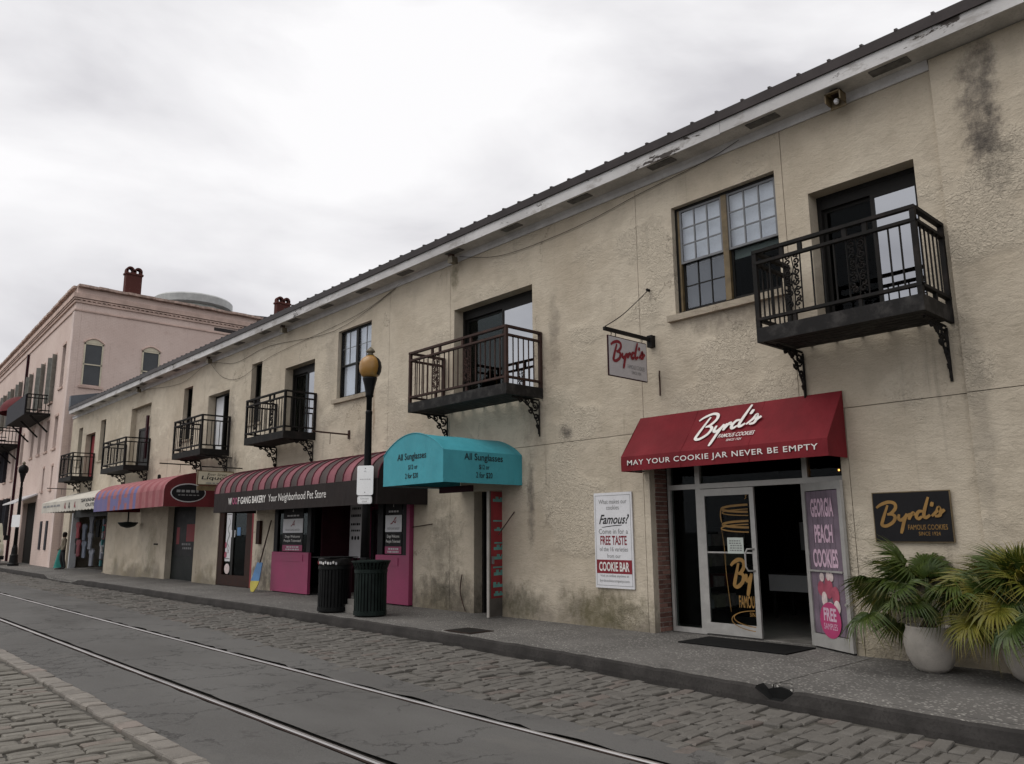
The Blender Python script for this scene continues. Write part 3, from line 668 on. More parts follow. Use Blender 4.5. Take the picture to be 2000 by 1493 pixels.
def sill(w, x0, x1, z, d=.09, h=.13): MB().prism([(.0, z-h), (-d, z-h), (-d-.01, z-.03), (.0, z+.0)], 'x', x0-.12, x1+.12).build('sill', M['trim_stucco'], w)
x0, x1, z0, z1 = OPEN['W1']; w = part('window', (x0, .15, z0), bld)
frame(w, x0, x1, z0, z1, .15, .05, M['win_dark'], .1); sill(w, x0, x1, z0)
xm = (x0+x1)/2; MB().box(xm-.05, xm+.05, .09, .2, z0+.05, z1-.05).build('mullion', M['win_brass'], w)
MB().box(x0+.05, x0+.085, .1, .19, z0+.05, z1-.05).build('jamb_liner', M['win_brass'], w)
zm = z0+.86
for i, (a, b) in enumerate(((x0+.085, xm-.05), (xm+.05, x1-.05))):
    frame(w, a, b, zm, z1-.05, .12, .035, M['muntin'], .03, 'upper_sash'); frame(w, a, b, z0+.05, zm+.04, .17, .04, M['win_dark'], .03, 'lower_sash')
    grid_panes(w, a+.035, b-.035, zm+.035, z1-.085, 3, 3, .12, M['blind_glass'], M['muntin'])
    if i == 0: grid_panes(w, a+.04, b-.04, z0+.09, zm, 3, 2, .17, M['blind_glass'], M['win_dark'], .018)
    else: pane(w, a+.04, b-.04, z0+.09, zm, .17, M['glass'])
    MB().box(a, b, .20, .21, zm-(.02 if i == 0 else .15), z1).build('blind', M['blind'], w)
MB().box(x0, xm, .24, .25, z0, zm+.02).build('shade', M['grey_shade'], w)
x0, x1, z0, z1 = OPEN['W2']; w = part('window', (x0, .15, z0), bld)
frame(w, x0, x1, z0, z1, .15, .05, M['win_dark'], .1); sill(w, x0, x1, z0)
xm = (x0+x1)/2; MB().box(xm-.05, xm+.05, .09, .2, z0+.05, z1-.05).build('mullion', M['win_dark'], w)
for a, b in ((x0+.05, xm-.05), (xm+.05, x1-.05)):
    grid_panes(w, a, b, z0+.9, z1-.05, 2, 2, .13, M['blind_glass'], M['muntin'], .012); MB().box(a, b, .1, .16, z0+.86, z0+.9).build('meeting_rail', M['win_dark'], w)
    pane(w, a, b, z0+.05, z0+.86, .15, M['blind_glass'])
    MB().box(a, b, .20, .21, z0+.02, z1).build('blind', M['blind'], w)
for k in ('w3', 'w4', 'w5', 'w6'):
    x0, x1, z0, z1 = OPEN[k]; w = part('window', (x0, .15, z0), bld)
    frame(w, x0, x1, z0, z1, .2, .05, M['win_dark'], .08); sill(w, x0, x1, z0, .05, .08)
    zm = (z0+z1)/2-.1; MB().box(x0+.05, x1-.05, .17, .23, zm-.02, zm+.02).build('meeting_rail', M['win_dark'], w)
    pane(w, x0+.05, x1-.05, z0+.05, zm-.02, .21, M['blind_glass']); pane(w, x0+.05, x1-.05, zm+.02, z1-.05, .21, M['glass'])
    MB().box(x0, x1, .34, .35, z0, zm).build('shade', M['grey_shade'], w)
# --- balcony doors: left leaf slid open or dark, right leaf reflecting
def slider(k, fr, yd=.3, mirror=True):
    x0, x1, z0, z1 = OPEN[k]; d = part('balcony_door', (x0, yd, z0), bld)
    frame(d, x0, x1, z0, z1, yd, .06, M['win_dark'], .1); MB().box(x0+.06, x1-.06, yd-.04, yd+.04, z1-.2, z1-.06).build('header', M['win_dark'], d)
    xs_ = x0+(x1-x0)*fr
    l = part('sliding_leaf', (xs_, yd-.02, z0), d); frame(d, xs_, x1-.06, z0+.06, z1-.2, yd-.02, .05, M['win_dark'], .04, 'leaf_frame')
    C.objects.unlink(l); bpy.data.objects.remove(l)
    pane(d, xs_+.05, x1-.11, z0+.11, z1-.25, yd-.02, M['mirror_glass'] if mirror else M['glass'])
    frame(d, x0+.06, xs_+.03, z0+.06, z1-.2, yd+.04, .045, M['win_dark'], .03, 'fixed_frame'); pane(d, x0+.1, xs_-.02, z0+.1, z1-.25, yd+.04, M['glass'])
slider('B1', .52); slider('B2', .52); slider('B3', .5)
x0, x1, z0, z1 = OPEN['B4']; d = part('balcony_door', (x0, .3, z0), bld); frame(d, x0, x1, z0, z1, .3, .07, M['win_dark'], .08)
MB().box(x0+.07, x0+.75, .27, .33, z0+.07, z1-.07).build('white_leaf', M['blind'], d); pane(d, x1-.6, x1-.07, z0+.07, z1-.07, .3, M['glass'])
MB().box(x0+.75, x0+.82, .25, .35, z0+.07, z1-.07).build('leaf_stile', M['win_dark'], d)
x0, x1, z0, z1 = OPEN['B5']; d = part('balcony_door', (x0, .3, z0), bld)
MB().box(x0, x1, .2, .24, 6.0, z1).build('infill_panel', M['trim_stucco'], d); frame(d, x0+.5, x1, z0, 6.0, .25, .08, M['win_dark'], .1)
MB().box(x0, x0+.5, .2, .24, z0, 6.0).build('side_panel', M['trim_stucco'], d)
MB().box(x0+.6, x1-.55, .23, .27, z0+.08, 5.92).build('dark_leaf', M['win_dark'], d); pane(d, x1-.55, x1-.1, z0+.08, 5.92, .25, M['mirror_glass'])
MB().box(x1-.16, x1+.02, -.12, -.04, z0+.3, 6.35).build('open_shutter', M['maroon_paint'], d)
x0, x1, z0, z1 = OPEN['B6']; d = part('balcony_door', (x0, .3, z0), bld); frame(d, x0, x1, z0, z1, .28, .08, M['win_dark'], .1)
MB().box(x0+.08, x1-.08, .26, .30, z0+.08, z1-.08).build('door_leaf', M['sign_red'], d)

# --- balconies
def spiral(c, r0, turns, hand, a0, n=14):
    return [(c[0]+hand*r0*(1-.85*i/(n-1))*math.cos(a0+turns*2*PI*i/(n-1)), c[1]+r0*(1-.85*i/(n-1))*math.sin(a0+turns*2*PI*i/(n-1))) for i in range(n)]
def scroll_panel():
    m = MB(); rr = random.Random(5)
    T = lambda pts, r=.013: m.tube([(p[0], rr.uniform(-.006, .006), p[1]) for p in pts], r, 4)
    for sx in (-1, 1):
        T([(sx*.12, 0), (sx*.12, .77)], .011)
        for k in range(5):
            z = .09+k*.148; T(spiral((sx*.055, z), .05, 1.2, sx, 0.3+k)); T(spiral((sx*.065, z+.07), .036, 1.0, -sx, 2.0+k))
            for q in range(3):
                a = rr.uniform(0, 6.28); cx, cz = sx*rr.uniform(.02, .1), z+rr.uniform(-.05, .07)
                m._a([(cx, 0, cz), (cx+.022*math.cos(a)-.01*math.sin(a), .006, cz+.022*math.sin(a)+.01*math.cos(a)), (cx+.045*math.cos(a), 0, cz+.045*math.sin(a)), (cx+.022*math.cos(a)+.01*math.sin(a), -.006, cz+.022*math.sin(a)-.01*math.cos(a))], [(0, 1, 2, 3)])
    T([(0, 0), (.02, .2), (-.02, .4), (.02, .6), (0, .77)], .008)
    return m
def bracket_mesh():
    m = MB(); rr = random.Random(9)      # in the Y-Z plane, wall at y = 0, slab underside at z = 0
    T = lambda pts, r=.018: m.tube([(rr.uniform(-.006, .006), p[0], p[1]) for p in pts], r, 4)
    T([(-.015, -.04), (-.015, -.72)], .018); T([(-.02, -.02), (-.72, -.02)], .018)
    cur = [(-.70-.0*i, 0) for i in range(1)]; arc = [(-.70+.66*math.sin(a), -.02-.66*(1-math.cos(a))) for a in [PI/2*i/9 for i in range(10)]]
    T(smooth_path(arc, 2), .016)
    for c, r, h in (((-.13, -.14), .10, 1), ((-.33, -.10), .075, -1), ((-.10, -.36), .075, 1), ((-.50, -.065), .045, 1), ((-.24, -.25), .07, -1), ((-.06, -.54), .045, -1), ((-.2, -.06), .04, 1)):
        T(spiral(c, r, 1.3, h, rr.uniform(0, 6)), .017); T(spiral(c, r*.8, .8, -h, rr.uniform(0, 6)), .014)
    return m
def balcony(x0, x1, m, dm, depth=.95, nb=(3, 4, 4), pan=(.26, .66), z0=4.1, boards=True):
    b = part('balcony', ((x0+x1)/2, 0, z0), bld); yf = -depth; Lx = x1-x0; R0 = .022
    d = MB(); d.box(x0, x1, yf, yf+.05, z0, z0+.2).box(x0, x0+.05, yf+.05, -.002, z0, z0+.2).box(x1-.05, x1, yf+.05, -.002, z0, z0+.2); d.build('edge_beam', dm, b)
    d = MB(); y = yf+.06
    while y < -.13:
        MB().box(x0+.05, x1-.05, y, y+.115, z0+.015, z0+.05).build('deck_board', dm, b); y += .13
    j = MB().box(-.025, .025, yf+.05, -.002, z0+.052, z0+.17).mesh('joist', dm); x = x0+.3
    while x < x1-.2: inst('joist', j, b, (x, 0, 0)); x += .36
    def bar(n, xa, xb, ya, yb, za, zb): MB().box(xa, xb, ya, yb, za, zb).build(n, m, b)
    zt = z0+1.3; zb = z0+.2
    post = MB().box(-.03, .03, -.03, .03, zb, zt-.04).mesh('post', m)
    for px_ in (x0+.03, x1-.03):
        inst('post', post, b, (px_, yf+.03, 0)); inst('post', post, b, (px_, -.04, 0))
    for (za, zc) in ((zt-.04, zt+.005), (zt-.2, zt-.16), (zb+.1, zb+.14)):
        h = .034 if za < zt-.1 else .036
        bar('rail', x0, x1, yf+.03-h, yf+.03+h, za, zc); bar('rail', x0+.03-h, x0+.03+h, yf+.067, -.012, za+.001, zc-.001); bar('rail', x1-.03-h, x1-.03+h, yf+.067, -.012, za+.001, zc-.001)
    bal = MB().box(-.009, .009, -.009, .009, zb+.14, zt-.2).mesh('baluster', m); spc = MB().box(-.028, .028, -.02, .02, zt-.16, zt-.04).mesh('spacer', m); foot = MB().box(-.022, .022, -.02, .02, zb, zb+.1).mesh('foot', m)
    pxs = [x0+Lx*p for p in pan]
    marks = [x0+.06]+[v for p in pxs for v in (p-.13, p+.13)]+[x1-.06]
    for i in range(0, len(marks), 2):
        a, c = marks[i], marks[i+1]; n = max(1, int(round((c-a)/.15)))
        for k in range(1, n): inst('baluster', bal, b, (a+(c-a)*k/n, yf+.03, 0))
    for p in pxs:
        inst('scroll_panel', SCROLL[m.name], b, (p, yf+.03, zb+.14), (0, 0, 0), (1, 1, (zt-.2-zb-.14)/.77))
        for s in (-.13, .13): inst('spacer', spc, b, (p+s, yf+.03, 0))
        inst('foot', foot, b, (p, yf+.03, 0))
    for sx in (x0+.03, x1-.03):
        n = 6
        for k in range(1, n): inst('baluster', bal, b, (sx, yf+.07+(-.1-yf-.05)*k/n, 0))
        inst('foot', foot, b, (sx, yf/2, 0))
    for sx in (x0+.16, x1-.1): inst('bracket', BRACK[m.name], b, (sx, -.002, z0))
    return b
SCROLL = {M[k].name: scroll_panel().mesh('scroll_panel', M[k]) for k in ('iron', 'rust_iron')}
BRACK = {M[k].name: bracket_mesh().mesh('bracket', M['iron']) for k in ('iron', 'rust_iron')}
balcony(-5.42, -3.26, M['iron'], M['deck'])
balcony(-13.66, -10.53, M['rust_iron'], M['deck'], pan=(.3, .62))
for x0, x1 in ((-21.85, -19.4), (-27.65, -25.15), (-36.0, -32.95), (-42.95, -40.75)): balcony(x0, x1, M['iron'], M['iron'])

# ------------------------------------------------------------------ shop fronts (parts of the building)
BYRD = {'B': [[(0, .30), (.07, .35), (.19, .39), (.28, .365), (.29, .29), (.22, .21), (.157, .19)], [(.157, .19), (.236, .19), (.274, .146), (.236, .067), (.135, .007), (.067, .022), (.08, .09), (.124, .21), (.175, .34)]],
        'y': [[(.337, .19), (.326, .12), (.36, .097), (.415, .135), (.448, .19)], [(.452, .2), (.404, .08), (.37, -.034), (.345, -.115)]],
        'r': [[(.448, .19), (.47, .15)], [(.50, .205), (.479, .10)], [(.479, .11), (.517, .18), (.55, .205), (.565, .17)]],
        'd': [[(.69, .23), (.63, .225), (.59, .157), (.618, .115), (.674, .15)], [(.785, .45), (.72, .258), (.70, .157), (.73, .132), (.79, .17)]],
        "'": [[(.84, .37), (.818, .30)]],
        's': [[(.81, .15), (.888, .225), (.92, .285), (.94, .215), (.92, .16), (.855, .15)], [(.93, .19), (1.0, .25)]]}
def byrd(mb, o, R, U, w, letters="Byrd's", th=.05, fy=1.0):
    k = 0
    for ch in letters:
        for st in BYRD[ch]:
            k += 1; mb.rib(st, th*w, Vector(o)+R.cross(U)*(.0012*k), R, U, w, w*fy, .6)
YS = .46      # glazed front of the cookie shop
sf = part('shop_front', (-6.4, YS, 0), bld)
xL, xA, xB, xR = -8.03, -7.42, -5.60, -4.90
def abar(x0, x1, z0, z1, m='alu', nm='mullion', y=YS, d=.1, par=None): MB().box(x0, x1, y-d/2, y+d/2, z0, z1).build(nm, M[m], par or sf)
abar(xL, xL+.05, .012, 3.0); abar(xA-.06, xA+.03, .012, 3.0); abar(xB-.03, xB+.05, .012, 3.0); abar(xR-.05, xR, .012, 3.0)
for a, b in ((xL+.05, xA-.06), (xA+.03, xB-.03), (xB+.05, xR-.05)):
    abar(a, b, 2.26, 2.34, nm='transom'); pane(sf, a, b, 2.34, 3.0, YS, M['glass'])
for a, b in ((xL+.05, xA-.06), (xB+.05, xR-.05)):
    abar(a, b, .012, .09, nm='bottom_rail'); pane(sf, a, b, .09, 2.26, YS, M['glass'])
def jamb_bricks():
    me = [MB().box(-.035, .006, -l/2, l/2, -.029, .029).mesh('brick', M['brick']) for l in (.2, .095)]
    bk = MB().box(-8.09, -8.078, .13, .45, .0, 3.0).build('brick_jamb', M['mortar'], bld); z = .045; i = 0
    while z < 2.95:
        if i % 2: inst('brick', me[0], bk, (-8.07+rng.uniform(-.004, .004), .235, z)); inst('brick', me[1], bk, (-8.07, .39, z))
        else: inst('brick', me[1], bk, (-8.07, .185, z)); inst('brick', me[0], bk, (-8.07+rng.uniform(-.004, .004), .34, z))
        z += .074; i += 1
    bk = MB().box(-4.852, -4.845, .13, .45, .0, 3.0).build('brick_jamb', M['mortar'], bld)
jamb_bricks()
def glass_door(parent, o, R, N, w, h, sgn=1):
    """aluminium leaf in the plane (R, Z) at o"""
    d = part('shop_door', o, parent); P = lambda mb, a, b, c, e, t=.045: mb.obox(o, R, N, Z_, (a, b), (-t/2, t/2), (c, e))
    P(MB(), 0, .075, .0, h).build('stile', M['alu'], d); P(MB(), w-.075, w, 0, h).build('stile', M['alu'], d)
    P(MB(), .075, w-.075, 0, .17).build('bottom_rail', M['alu'], d); P(MB(), .075, w-.075, h-.11, h).build('top_rail', M['alu'], d)
    P(MB(), .075, w-.075, .17, h-.11, .008).build('pane', M['glass'], d)
    P(MB(), .075, w-.075, 1.22, 1.245, .02).build('push_bar', M['alu'], d)
    return d
# closed leaf with gold jar drawing
dl = glass_door(bld, (xA+.03, YS-.03, .03), X_, Y_, .95, 2.22)
hx = xA+.03+.95-.12
MB().tube([(hx+.08, YS-.05, 1.32), (hx, YS-.12, 1.32), (hx-.03, YS-.13, 1.26), (hx-.03, YS-.13, 1.06), (hx, YS-.12, 1.0), (hx+.08, YS-.05, 1.0)], .014, 8).build('handle', M['alu'], dl, smooth=True)
ART = Vector((xA+.03, YS-.052, .03)); ar = MB(); R, U = X_, Z_
for q_, (cy, rx, ry, th) in enumerate(((1.90, .56, .055, .035), (1.84, .55, .05, .015), (1.66, .55, .05, .035), (1.60, .58, .06, .02), (.27, .44, .12, .014), (.24, .48, .15, .012))):
    pts = []
    for k in range(13):
        a = math.radians(100+160*k/12); pts.append((.94+rx*math.cos(a), cy+ry*math.sin(a)))
    ar.rib(pts, th, ART-Y_*(.0008*q_), R, U, 1, 1, .9)
ar.rib([(.375, 1.9), (.36, 1.8), (.375, 1.69)], .02, ART-Y_*.007, R, U); ar.rib([(.37, 1.58), (.40, 1.3), (.41, .9), (.46, .35)], .008, ART-Y_*.008, R, U)
ar.rib([(.80, 2.04), (.83, 2.06), (.82, 2.09), (.85, 2.1)], .012, ART-Y_*.009, R, U)
byrd(ar, ART+Vector((.49, 0, .72)), R, U, .78, 'By', .075, 1.35)
text(ar, 'FAMOU', ART+Vector((.60, 0, .42)), R, U, .26, .18, bold=.02); text(ar, 'SIN', ART+Vector((.77, 0, .30)), R, U, .09, .06)
ar.build('gold_jar_drawing', M['print_gold'], dl)
nt = MB(); nt.rect(ART-Vector((0, .012, 0)), R, U, .46, .74, 1.22, 1.46); nt_o = nt.build('notice', M['poster_mint'], dl)
q = MB(); scribble(q, ART-Vector((-.49, .015, -1.25)), R, U, .22, .18, 5, 3); q.build('notice_print', M['print_grey'], dl)
# open leaf with poster, swung out to the right
hg = Vector((-5.62, .36, .03)); fr_ = Vector((-4.84, -.06, .03)); Rl = (fr_-hg).normalized(); Nl = Vector((-Rl.y, Rl.x, 0))
do = glass_door(bld, hg, Rl, Nl, .88, 2.22); FR = -Nl      # face towards the street
PO = hg+FR*.012
pb = MB(); pb.rect(PO, Rl, Z_, .085, .795, .18, 2.1); pb.build('poster', M['poster_plum'], do)
pl = MB(); P1 = PO+FR*.003
for k in range(6): pl.rect(P1, Rl, Z_, .10+k*.115, .103+k*.115, .18, 2.1)
pl.build('poster_boards', M['board_dark'], do)
P2 = PO+FR*.006
for s_, z, w_, h_ in (('GEORGIA', 1.74, .5, .26), ('PEACH', 1.39, .40, .25), ('COOKIES', 1.06, .54, .25)): 
    px_ = MB(); textc(px_, s_, P2+Rl*.44+Z_*z, Rl, Z_, w_, h_, bold=.035); px_.build('poster_lettering', M['print_pink'], do)
pr = MB(); P3 = PO+FR*.007
for q_, (cx, cz, rx, rz) in enumerate(((.30, .78, .08, .10), (.46, .80, .09, .15), (.60, .70, .08, .12))):
    pr = MB(); pr.disc(P3+FR*.0005*q_, Rl, Z_, cx, cz, rx, rz); pr.build('peach_print', M['poster_rose'], do)
pc = MB(); P4 = PO+FR*.009
for q_, (cx, cz, rx, rz) in enumerate(((.33, .93, .05, .06), (.47, .95, .045, .06), (.54, .94, .045, .06), (.36, .64, .06, .10), (.47, .55, .09, .06), (.62, .55, .07, .09), (.42, .50, .08, .06))):
    pc = MB(); pc.disc(P4+FR*.0007*q_, Rl, Z_, cx, cz, rx, rz); pc.build('cookie_print', M['poster_pale'], do)
pd = MB(); P5 = PO+FR*.017; pd.disc(P5, Rl, Z_, .46, .37, .225, .235, 36); pd.build('offer_disc', M['poster_disc'], do)
pt = MB(); P6 = PO+FR*.019; textc(pt, 'FREE', P6+Rl*.46+Z_*.36, Rl, Z_, .27, .17, bold=.03); textc(pt, 'SAMPLES', P6+Rl*.46+Z_*.25, Rl, Z_, .29, .08); pt.build('offer_lettering', M['print_pink'], do)
MB().obox(PO, Rl, FR, Z_, (.085, .8), (.016, .03), (1.0, 1.025)).build('push_bar', M['alu'], do)
MB().tube([hg+Rl*.83+FR*.02+Z_*.6, hg+Rl*.83+FR*.05+Z_*.6], .02, 8).build('lock', M['alu'], do)
# shop interior: shelves with boxes, table with cloth
sh = thing('display_shelf', (-7.9, 1.6, .012), 'dark shelf rack stocked with pale boxes behind the left shop pane', 'shelf')
MB().box(-8.6, -8.0, 1.3, 1.35, .012, 2.1).build('shelf_side', M['win_dark'], sh); MB().box(-8.6, -8.0, 3.0, 3.05, .012, 2.1).build('shelf_side', M['win_dark'], sh)
for z in (.25, .6, .95, 1.3, 1.65): MB().box(-8.6, -8.0, 1.35, 3.0, z, z+.03).build('shelf_board', M['win_dark'], sh)
i = 0
for z in (.28, .63, .98, 1.33):
    for y in (1.5, 1.85, 2.2, 2.6):
        h = rng.uniform(.14, .26)
        o = MB().box(-8.45, -8.04, y-.12, y+.12, z+.002, z+.002+h).build('cookie_box', M[rng.choice(['board_white', 'poster_pale', 'aw_red', 'board_cream'])]); i += 1
        tag(o, 'packet on the %s shelf behind the left shop pane, %s to the glass' % ({.28: 'lowest', .63: 'second', .98: 'third', 1.33: 'top'}[z], {1.5: 'nearest', 1.85: 'second nearest', 2.2: 'third nearest', 2.6: 'farthest'}[y]), 'packet', 'packets on the shop rack')
tb = thing('display_table', (-6.9, 3.6, .012), 'low display table with pale cloth inside the open shop doorway', 'table')
MB().box(-7.9, -6.5, 3.2, 4.0, .78, .82).build('table_top', M['win_dark'], tb)
MB().box(-7.88, -6.52, 3.19, 3.197, .5, .79).build('cloth', M['board_grey'], tb)
for x in (-7.85, -6.6):
    for y in (3.25, 3.9): MB().box(x, x+.05, y, y+.05, .012, .78).build('leg', M['win_dark'], tb)
lb = MB().box(-7.95, -7.1, 4.6, 4.63, 1.2, 1.75); o = lb.build('menu_board', M['board_grey']); tag(o, 'pale menu board standing deep inside the dark shop doorway', 'board')
MB().box(-7.56, -7.5, 4.6, 4.66, .012, 1.2).build('board_post', M['win_dark'], o)
wl_m = NT('warm_bulb_glow'); em = wl_m.n('Emission', {0: (1, .35, .08), 1: 9.0}); M['bulb'] = wl_m.surf(em.outputs[0])
lt = thing('light_string', (-4.9, .9, 2.9), 'string of tiny warm bulbs hanging behind the shop transom glass', 'light string')
MB().tube(smooth_path([(-5.6, 1.0, 2.78), (-5.3, .95, 2.45), (-5.1, .95, 2.52), (-4.95, .9, 2.78)]), .004, 4).build('wire', M['black'], lt)
for p in ((-5.33, .95, 2.46), (-5.13, .95, 2.5), (-5.05, .93, 2.72), (-6.1, 1.4, 2.1)): MB().lathe([(.001, -.016), (.013, -.008), (.013, .008), (.001, .016)], p, 8).build('bulb', M['bulb'], lt)

# --- narrow shop door under the turquoise canopy
ld = part('side_door', (-11.8, .2, 0), bld); hg = Vector((-11.80, .16, .02)); Rv = Vector((.16, -.62, 0)).normalized(); Nv = Vector((-Rv.y, Rv.x, 0))
MB().obox(hg, Rv, Nv, Z_, (0, .60), (-.022, .022), (0, 2.36)).build('leaf', M['door_dull'], ld)
MB().obox(hg, Rv, Nv, Z_, (.601, .63), (-.024, .024), (0, 2.36)).build('leaf_edge', M['door_grey'], ld)
o_ = hg+Nv*.027 if Nv.x > 0 else hg-Nv*.027; Nf = Nv if Nv.x > 0 else -Nv; Rf = -Rv
rb = MB(); base = hg+Rv*.56+Nf*.026; rb.rect(base, Rf, Z_, 0, .5, .34, 2.36); rb.build('red_board', M['sign_red'], ld)
tp = MB(); b2 = base+Nf*.003
for q_, (z, h_) in enumerate(((2.16, .10), (1.78, .05), (1.60, .07), (1.36, .05), (1.24, .10), (1.06, .10), (.90, .05), (.76, .11), (.54, .10), (.38, .09))):
    rr = random.Random(q_*7+1); xa, xb = .06+rr.uniform(0, .05), .44-rr.uniform(0, .07)
    tp.rect(b2+Nf*.0004*q_, Rf, Z_, xa, xb, z, z+h_*.55)
    if h_ > .06:
        x = xa+rr.uniform(.0, .12); tp.rect(b2+Nf*(.0004*q_+.0002), Rf, Z_, x, x+.1, z+h_*.55, z+h_); x += .15; tp.rect(b2+Nf*(.0004*q_+.0002), Rf, Z_, x, x+.07, z+h_*.55, z+h_*.9)
tp.build('brush_lettering', M['sign_teal'], ld)
MB().obox(base, Rf, Nf, Z_, (.02, .07), (0, .03), (.98, 1.12)).build('lock', M['alu_dark'], ld)
MB().box(-12.58, -12.52, .2, .3, .0, 2.42).build('door_frame', M['win_dark'], ld)
# --- pet bakery front
pf = part('pet_shop_front', (-18, 0, 0), bld)
def bay(x0, x1, side_l, side_r):
    MB().box(x0, x1, -.10, -.02, .03, 1.10).build('stall_riser', M['hot_pink'], pf)
    MB().box(x0+.25, x1-.3, -.114, -.102, .86, 1.04).build('slot_panel', M['hot_pink'], pf)
    MB().box(x0, x1, -.02, .22, 2.5, 2.75).build('head_panel', M['board_dark'], pf)
    MB().box(x0, x0+.22, -.06, .02, 1.10, 2.5).build('window_post', M['board_dark'], pf); MB().box(x1-.2, x1, -.06, .02, 1.10, 2.5).build('window_post', M['board_dark'], pf)
    pane(pf, x0+.22, x1-.2, 1.10, 2.5, -.02, M['glass'])
    MB().box(x0+.22, x1-.2, .16, .2, 1.1, 2.5).build('window_back', M['board_dark'], pf)
    cx = (x0+x1)/2; w_ = (x1-x0)*.27; O = Vector((cx, -.03, 0))
    a = MB(); a.rect(O, X_, Z_, -w_, w_, 1.12, 2.4); ps = a.build('poster', M['board_dark'], pf)
    a = MB(); a.rect(O-Y_*.003, X_, Z_, -w_, w_, 1.62, 2.0); a.build('poster_card', M['board_white'], pf)
    a = MB(); a.rect(O-Y_*.003, X_, Z_, -w_, w_, 1.125, 1.29); a.build('poster_foot', M['hot_pink'], pf)
    T = O-Y_*.006
    for s_, z_, ww_, hh_ in (('Dogs Welcome', 1.47, 1.5, .085), ('People Tolerated', 1.355, 1.7, .085), ('&', 2.19, .1, .06)):
        a = MB(); textc(a, s_, T+Z_*z_, X_, Z_, w_*ww_, hh_, bold=.01); a.build('poster_lettering', M['print_white'], pf)
    for z_, sd_ in ((2.27, 4), (2.05, 5), (1.20, 6), (1.135, 7)):
        a = MB(); scribble(a, T+Vector((-w_*.7, 0, z_)), X_, Z_, w_*1.4, .08, 1, sd_); tag(a.build('small_print', M['board_grey'], pf), kind='stuff')
    a = MB(); textc(a, 'WOOF GANG BAKERY', T+Z_*1.67, X_, Z_, w_*1.5, .055); a.build('card_lettering', M['print_grey'], pf)
    a = MB(); a.rib([(-.12, 1.8), (-.05, 1.82), (.0, 1.86), (.08, 1.83), (.1, 1.9)], .03, T, X_, Z_); a.rib([(.02, 1.86), (.06, 1.92), (.12, 1.95)], .03, T, X_, Z_); a.build('card_mark', M['print_red'], pf)
bay(-21.5, -19.35, 0, 0); bay(-16.1, -14.86, 0, 0)
MB().box(-14.86, -14.74, -.1, .1, .03, 2.5).build('door_post', M['hot_pink'], pf)
M['plum_wall'] = simple('plum_shop_wall', (.10, .016, .036), .6, .2, 2)
MB().box(-19.35, -16.1, 1.35, 1.45, .0, 2.75).build('entry_wall', M['plum_wall'], pf)
for x in (-18.6, -17.4): MB().box(x, x+.1, 1.24, 1.349, .02, 2.3).build('door_frame', M['hot_pink'], pf)
MB().box(-19.35, -19.27, .25, 1.35, .0, 2.75).build('entry_side', M['maroon_paint'], pf); MB().box(-16.18, -16.1, .25, 1.35, 0, 2.75).build('entry_side', M['maroon_paint'], pf)
MB().box(-21.55, -14.72, .3, 1.4, 2.7, 2.75).build('entry_ceiling', M['board_dark'], pf)
dr = MB().box(-18.5, -17.4, 1.28, 1.34, .02, 2.2).build('entry_door', M['board_dark'], pf)
MB().box(-18.35, -17.55, 1.27, 1.28, .9, 2.1).build('entry_pane', M['mirror_glass'], pf)
O = Vector((-19.65, 1.0, 0)); a = MB(); a.box(-19.1, -18.5, .98, 1.0, .95, 2.5); a.build('standing_poster', M['board_grey'], pf)
a = MB()
for z, h_ in ((2.2, .12), (2.0, .14), (1.78, .12), (1.62, .1)): scribble(a, Vector((-19.05, .976, z)), X_, Z_, .5, h_, 1, int(z*50))
for cx in (-18.95, -18.8, -18.65): a.disc(Vector((0, .976, 0)), X_, Z_, cx, 1.47, .055, .055, 16)
a.build('poster_print', M['print_black'], pf)
# --- brown glazed door
bd = part('brown_door', (-24.3, .1, 0), bld); x0, x1, _, zt = OPEN['G4']
for a, b in ((x0, x0+.36), (x1-.55, x1-.12)): MB().box(a, b, .02, .12, .02, zt).build('stile', M['brown_wood'], bd)
MB().box(x1-.12, x1, .0, .14, .02, zt).build('jamb', M['print_red'], bd)
MB().box(x0+.36, x1-.55, .02, .12, .02, .34).build('bottom_rail', M['brown_wood'], bd); MB().box(x0+.36, x1-.55, .02, .12, 2.42, zt).build('top_rail', M['brown_wood'], bd)
pane(bd, x0+.36, x1-.55, .34, 2.42, .08, M['glass']); MB().box(x0+.95, x0+1.1, .05, .1, .34, 2.42).build('divider', M['win_dark'], bd)
MB().box(x1-1.35, x1-.6, .4, .42, .1, 2.5).build('curtain', M['board_cream'], bd)
a = MB(); a.rect((0, .074, 0), X_, Z_, x0+.45, x0+.85, .75, 2.32); a.build('banner', M['board_white'], bd)
a = MB(); o = Vector((x0+.45, .071, .75)); a.rect(o, X_, Z_, .03, .37, 1.45, 1.48); a.rect(o, X_, Z_, .03, .37, .07, .1); a.rib([(.1, .2), (.3, .4), (.12, .6), (.28, .8), (.15, 1.0), (.3, 1.2), (.2, 1.35)], .035, o, X_, Z_); a.rib([(.3, .25), (.12, .5), (.3, .9)], .03, o, X_, Z_); a.build('banner_print', M['print_grey'], bd)
a = MB(); a.disc((0, .074, 0), X_, Z_, x0+.65, .52, .2, .16); a.build('round_sticker', M['poster_pale'], bd)
a = MB(); a.disc((0, .072, 0), X_, Z_, x0+.50, .95, .1, .1); a.disc((0, .072, 0), X_, Z_, x0+.48, 1.25, .07, .1); a.build('flower_print', M['poster_rose'], bd)
a = MB(); a.rect((0, .07, 0), X_, Z_, x0+.85, x0+1.15, 1.5, 1.72); a.build('paper_notice', M['board_white'], bd)
a = MB(); a.rect((0, .07, 0), X_, Z_, x0+1.3, x0+1.55, 1.55, 1.8); a.build('blue_sticker', M['oar_blue'], bd)
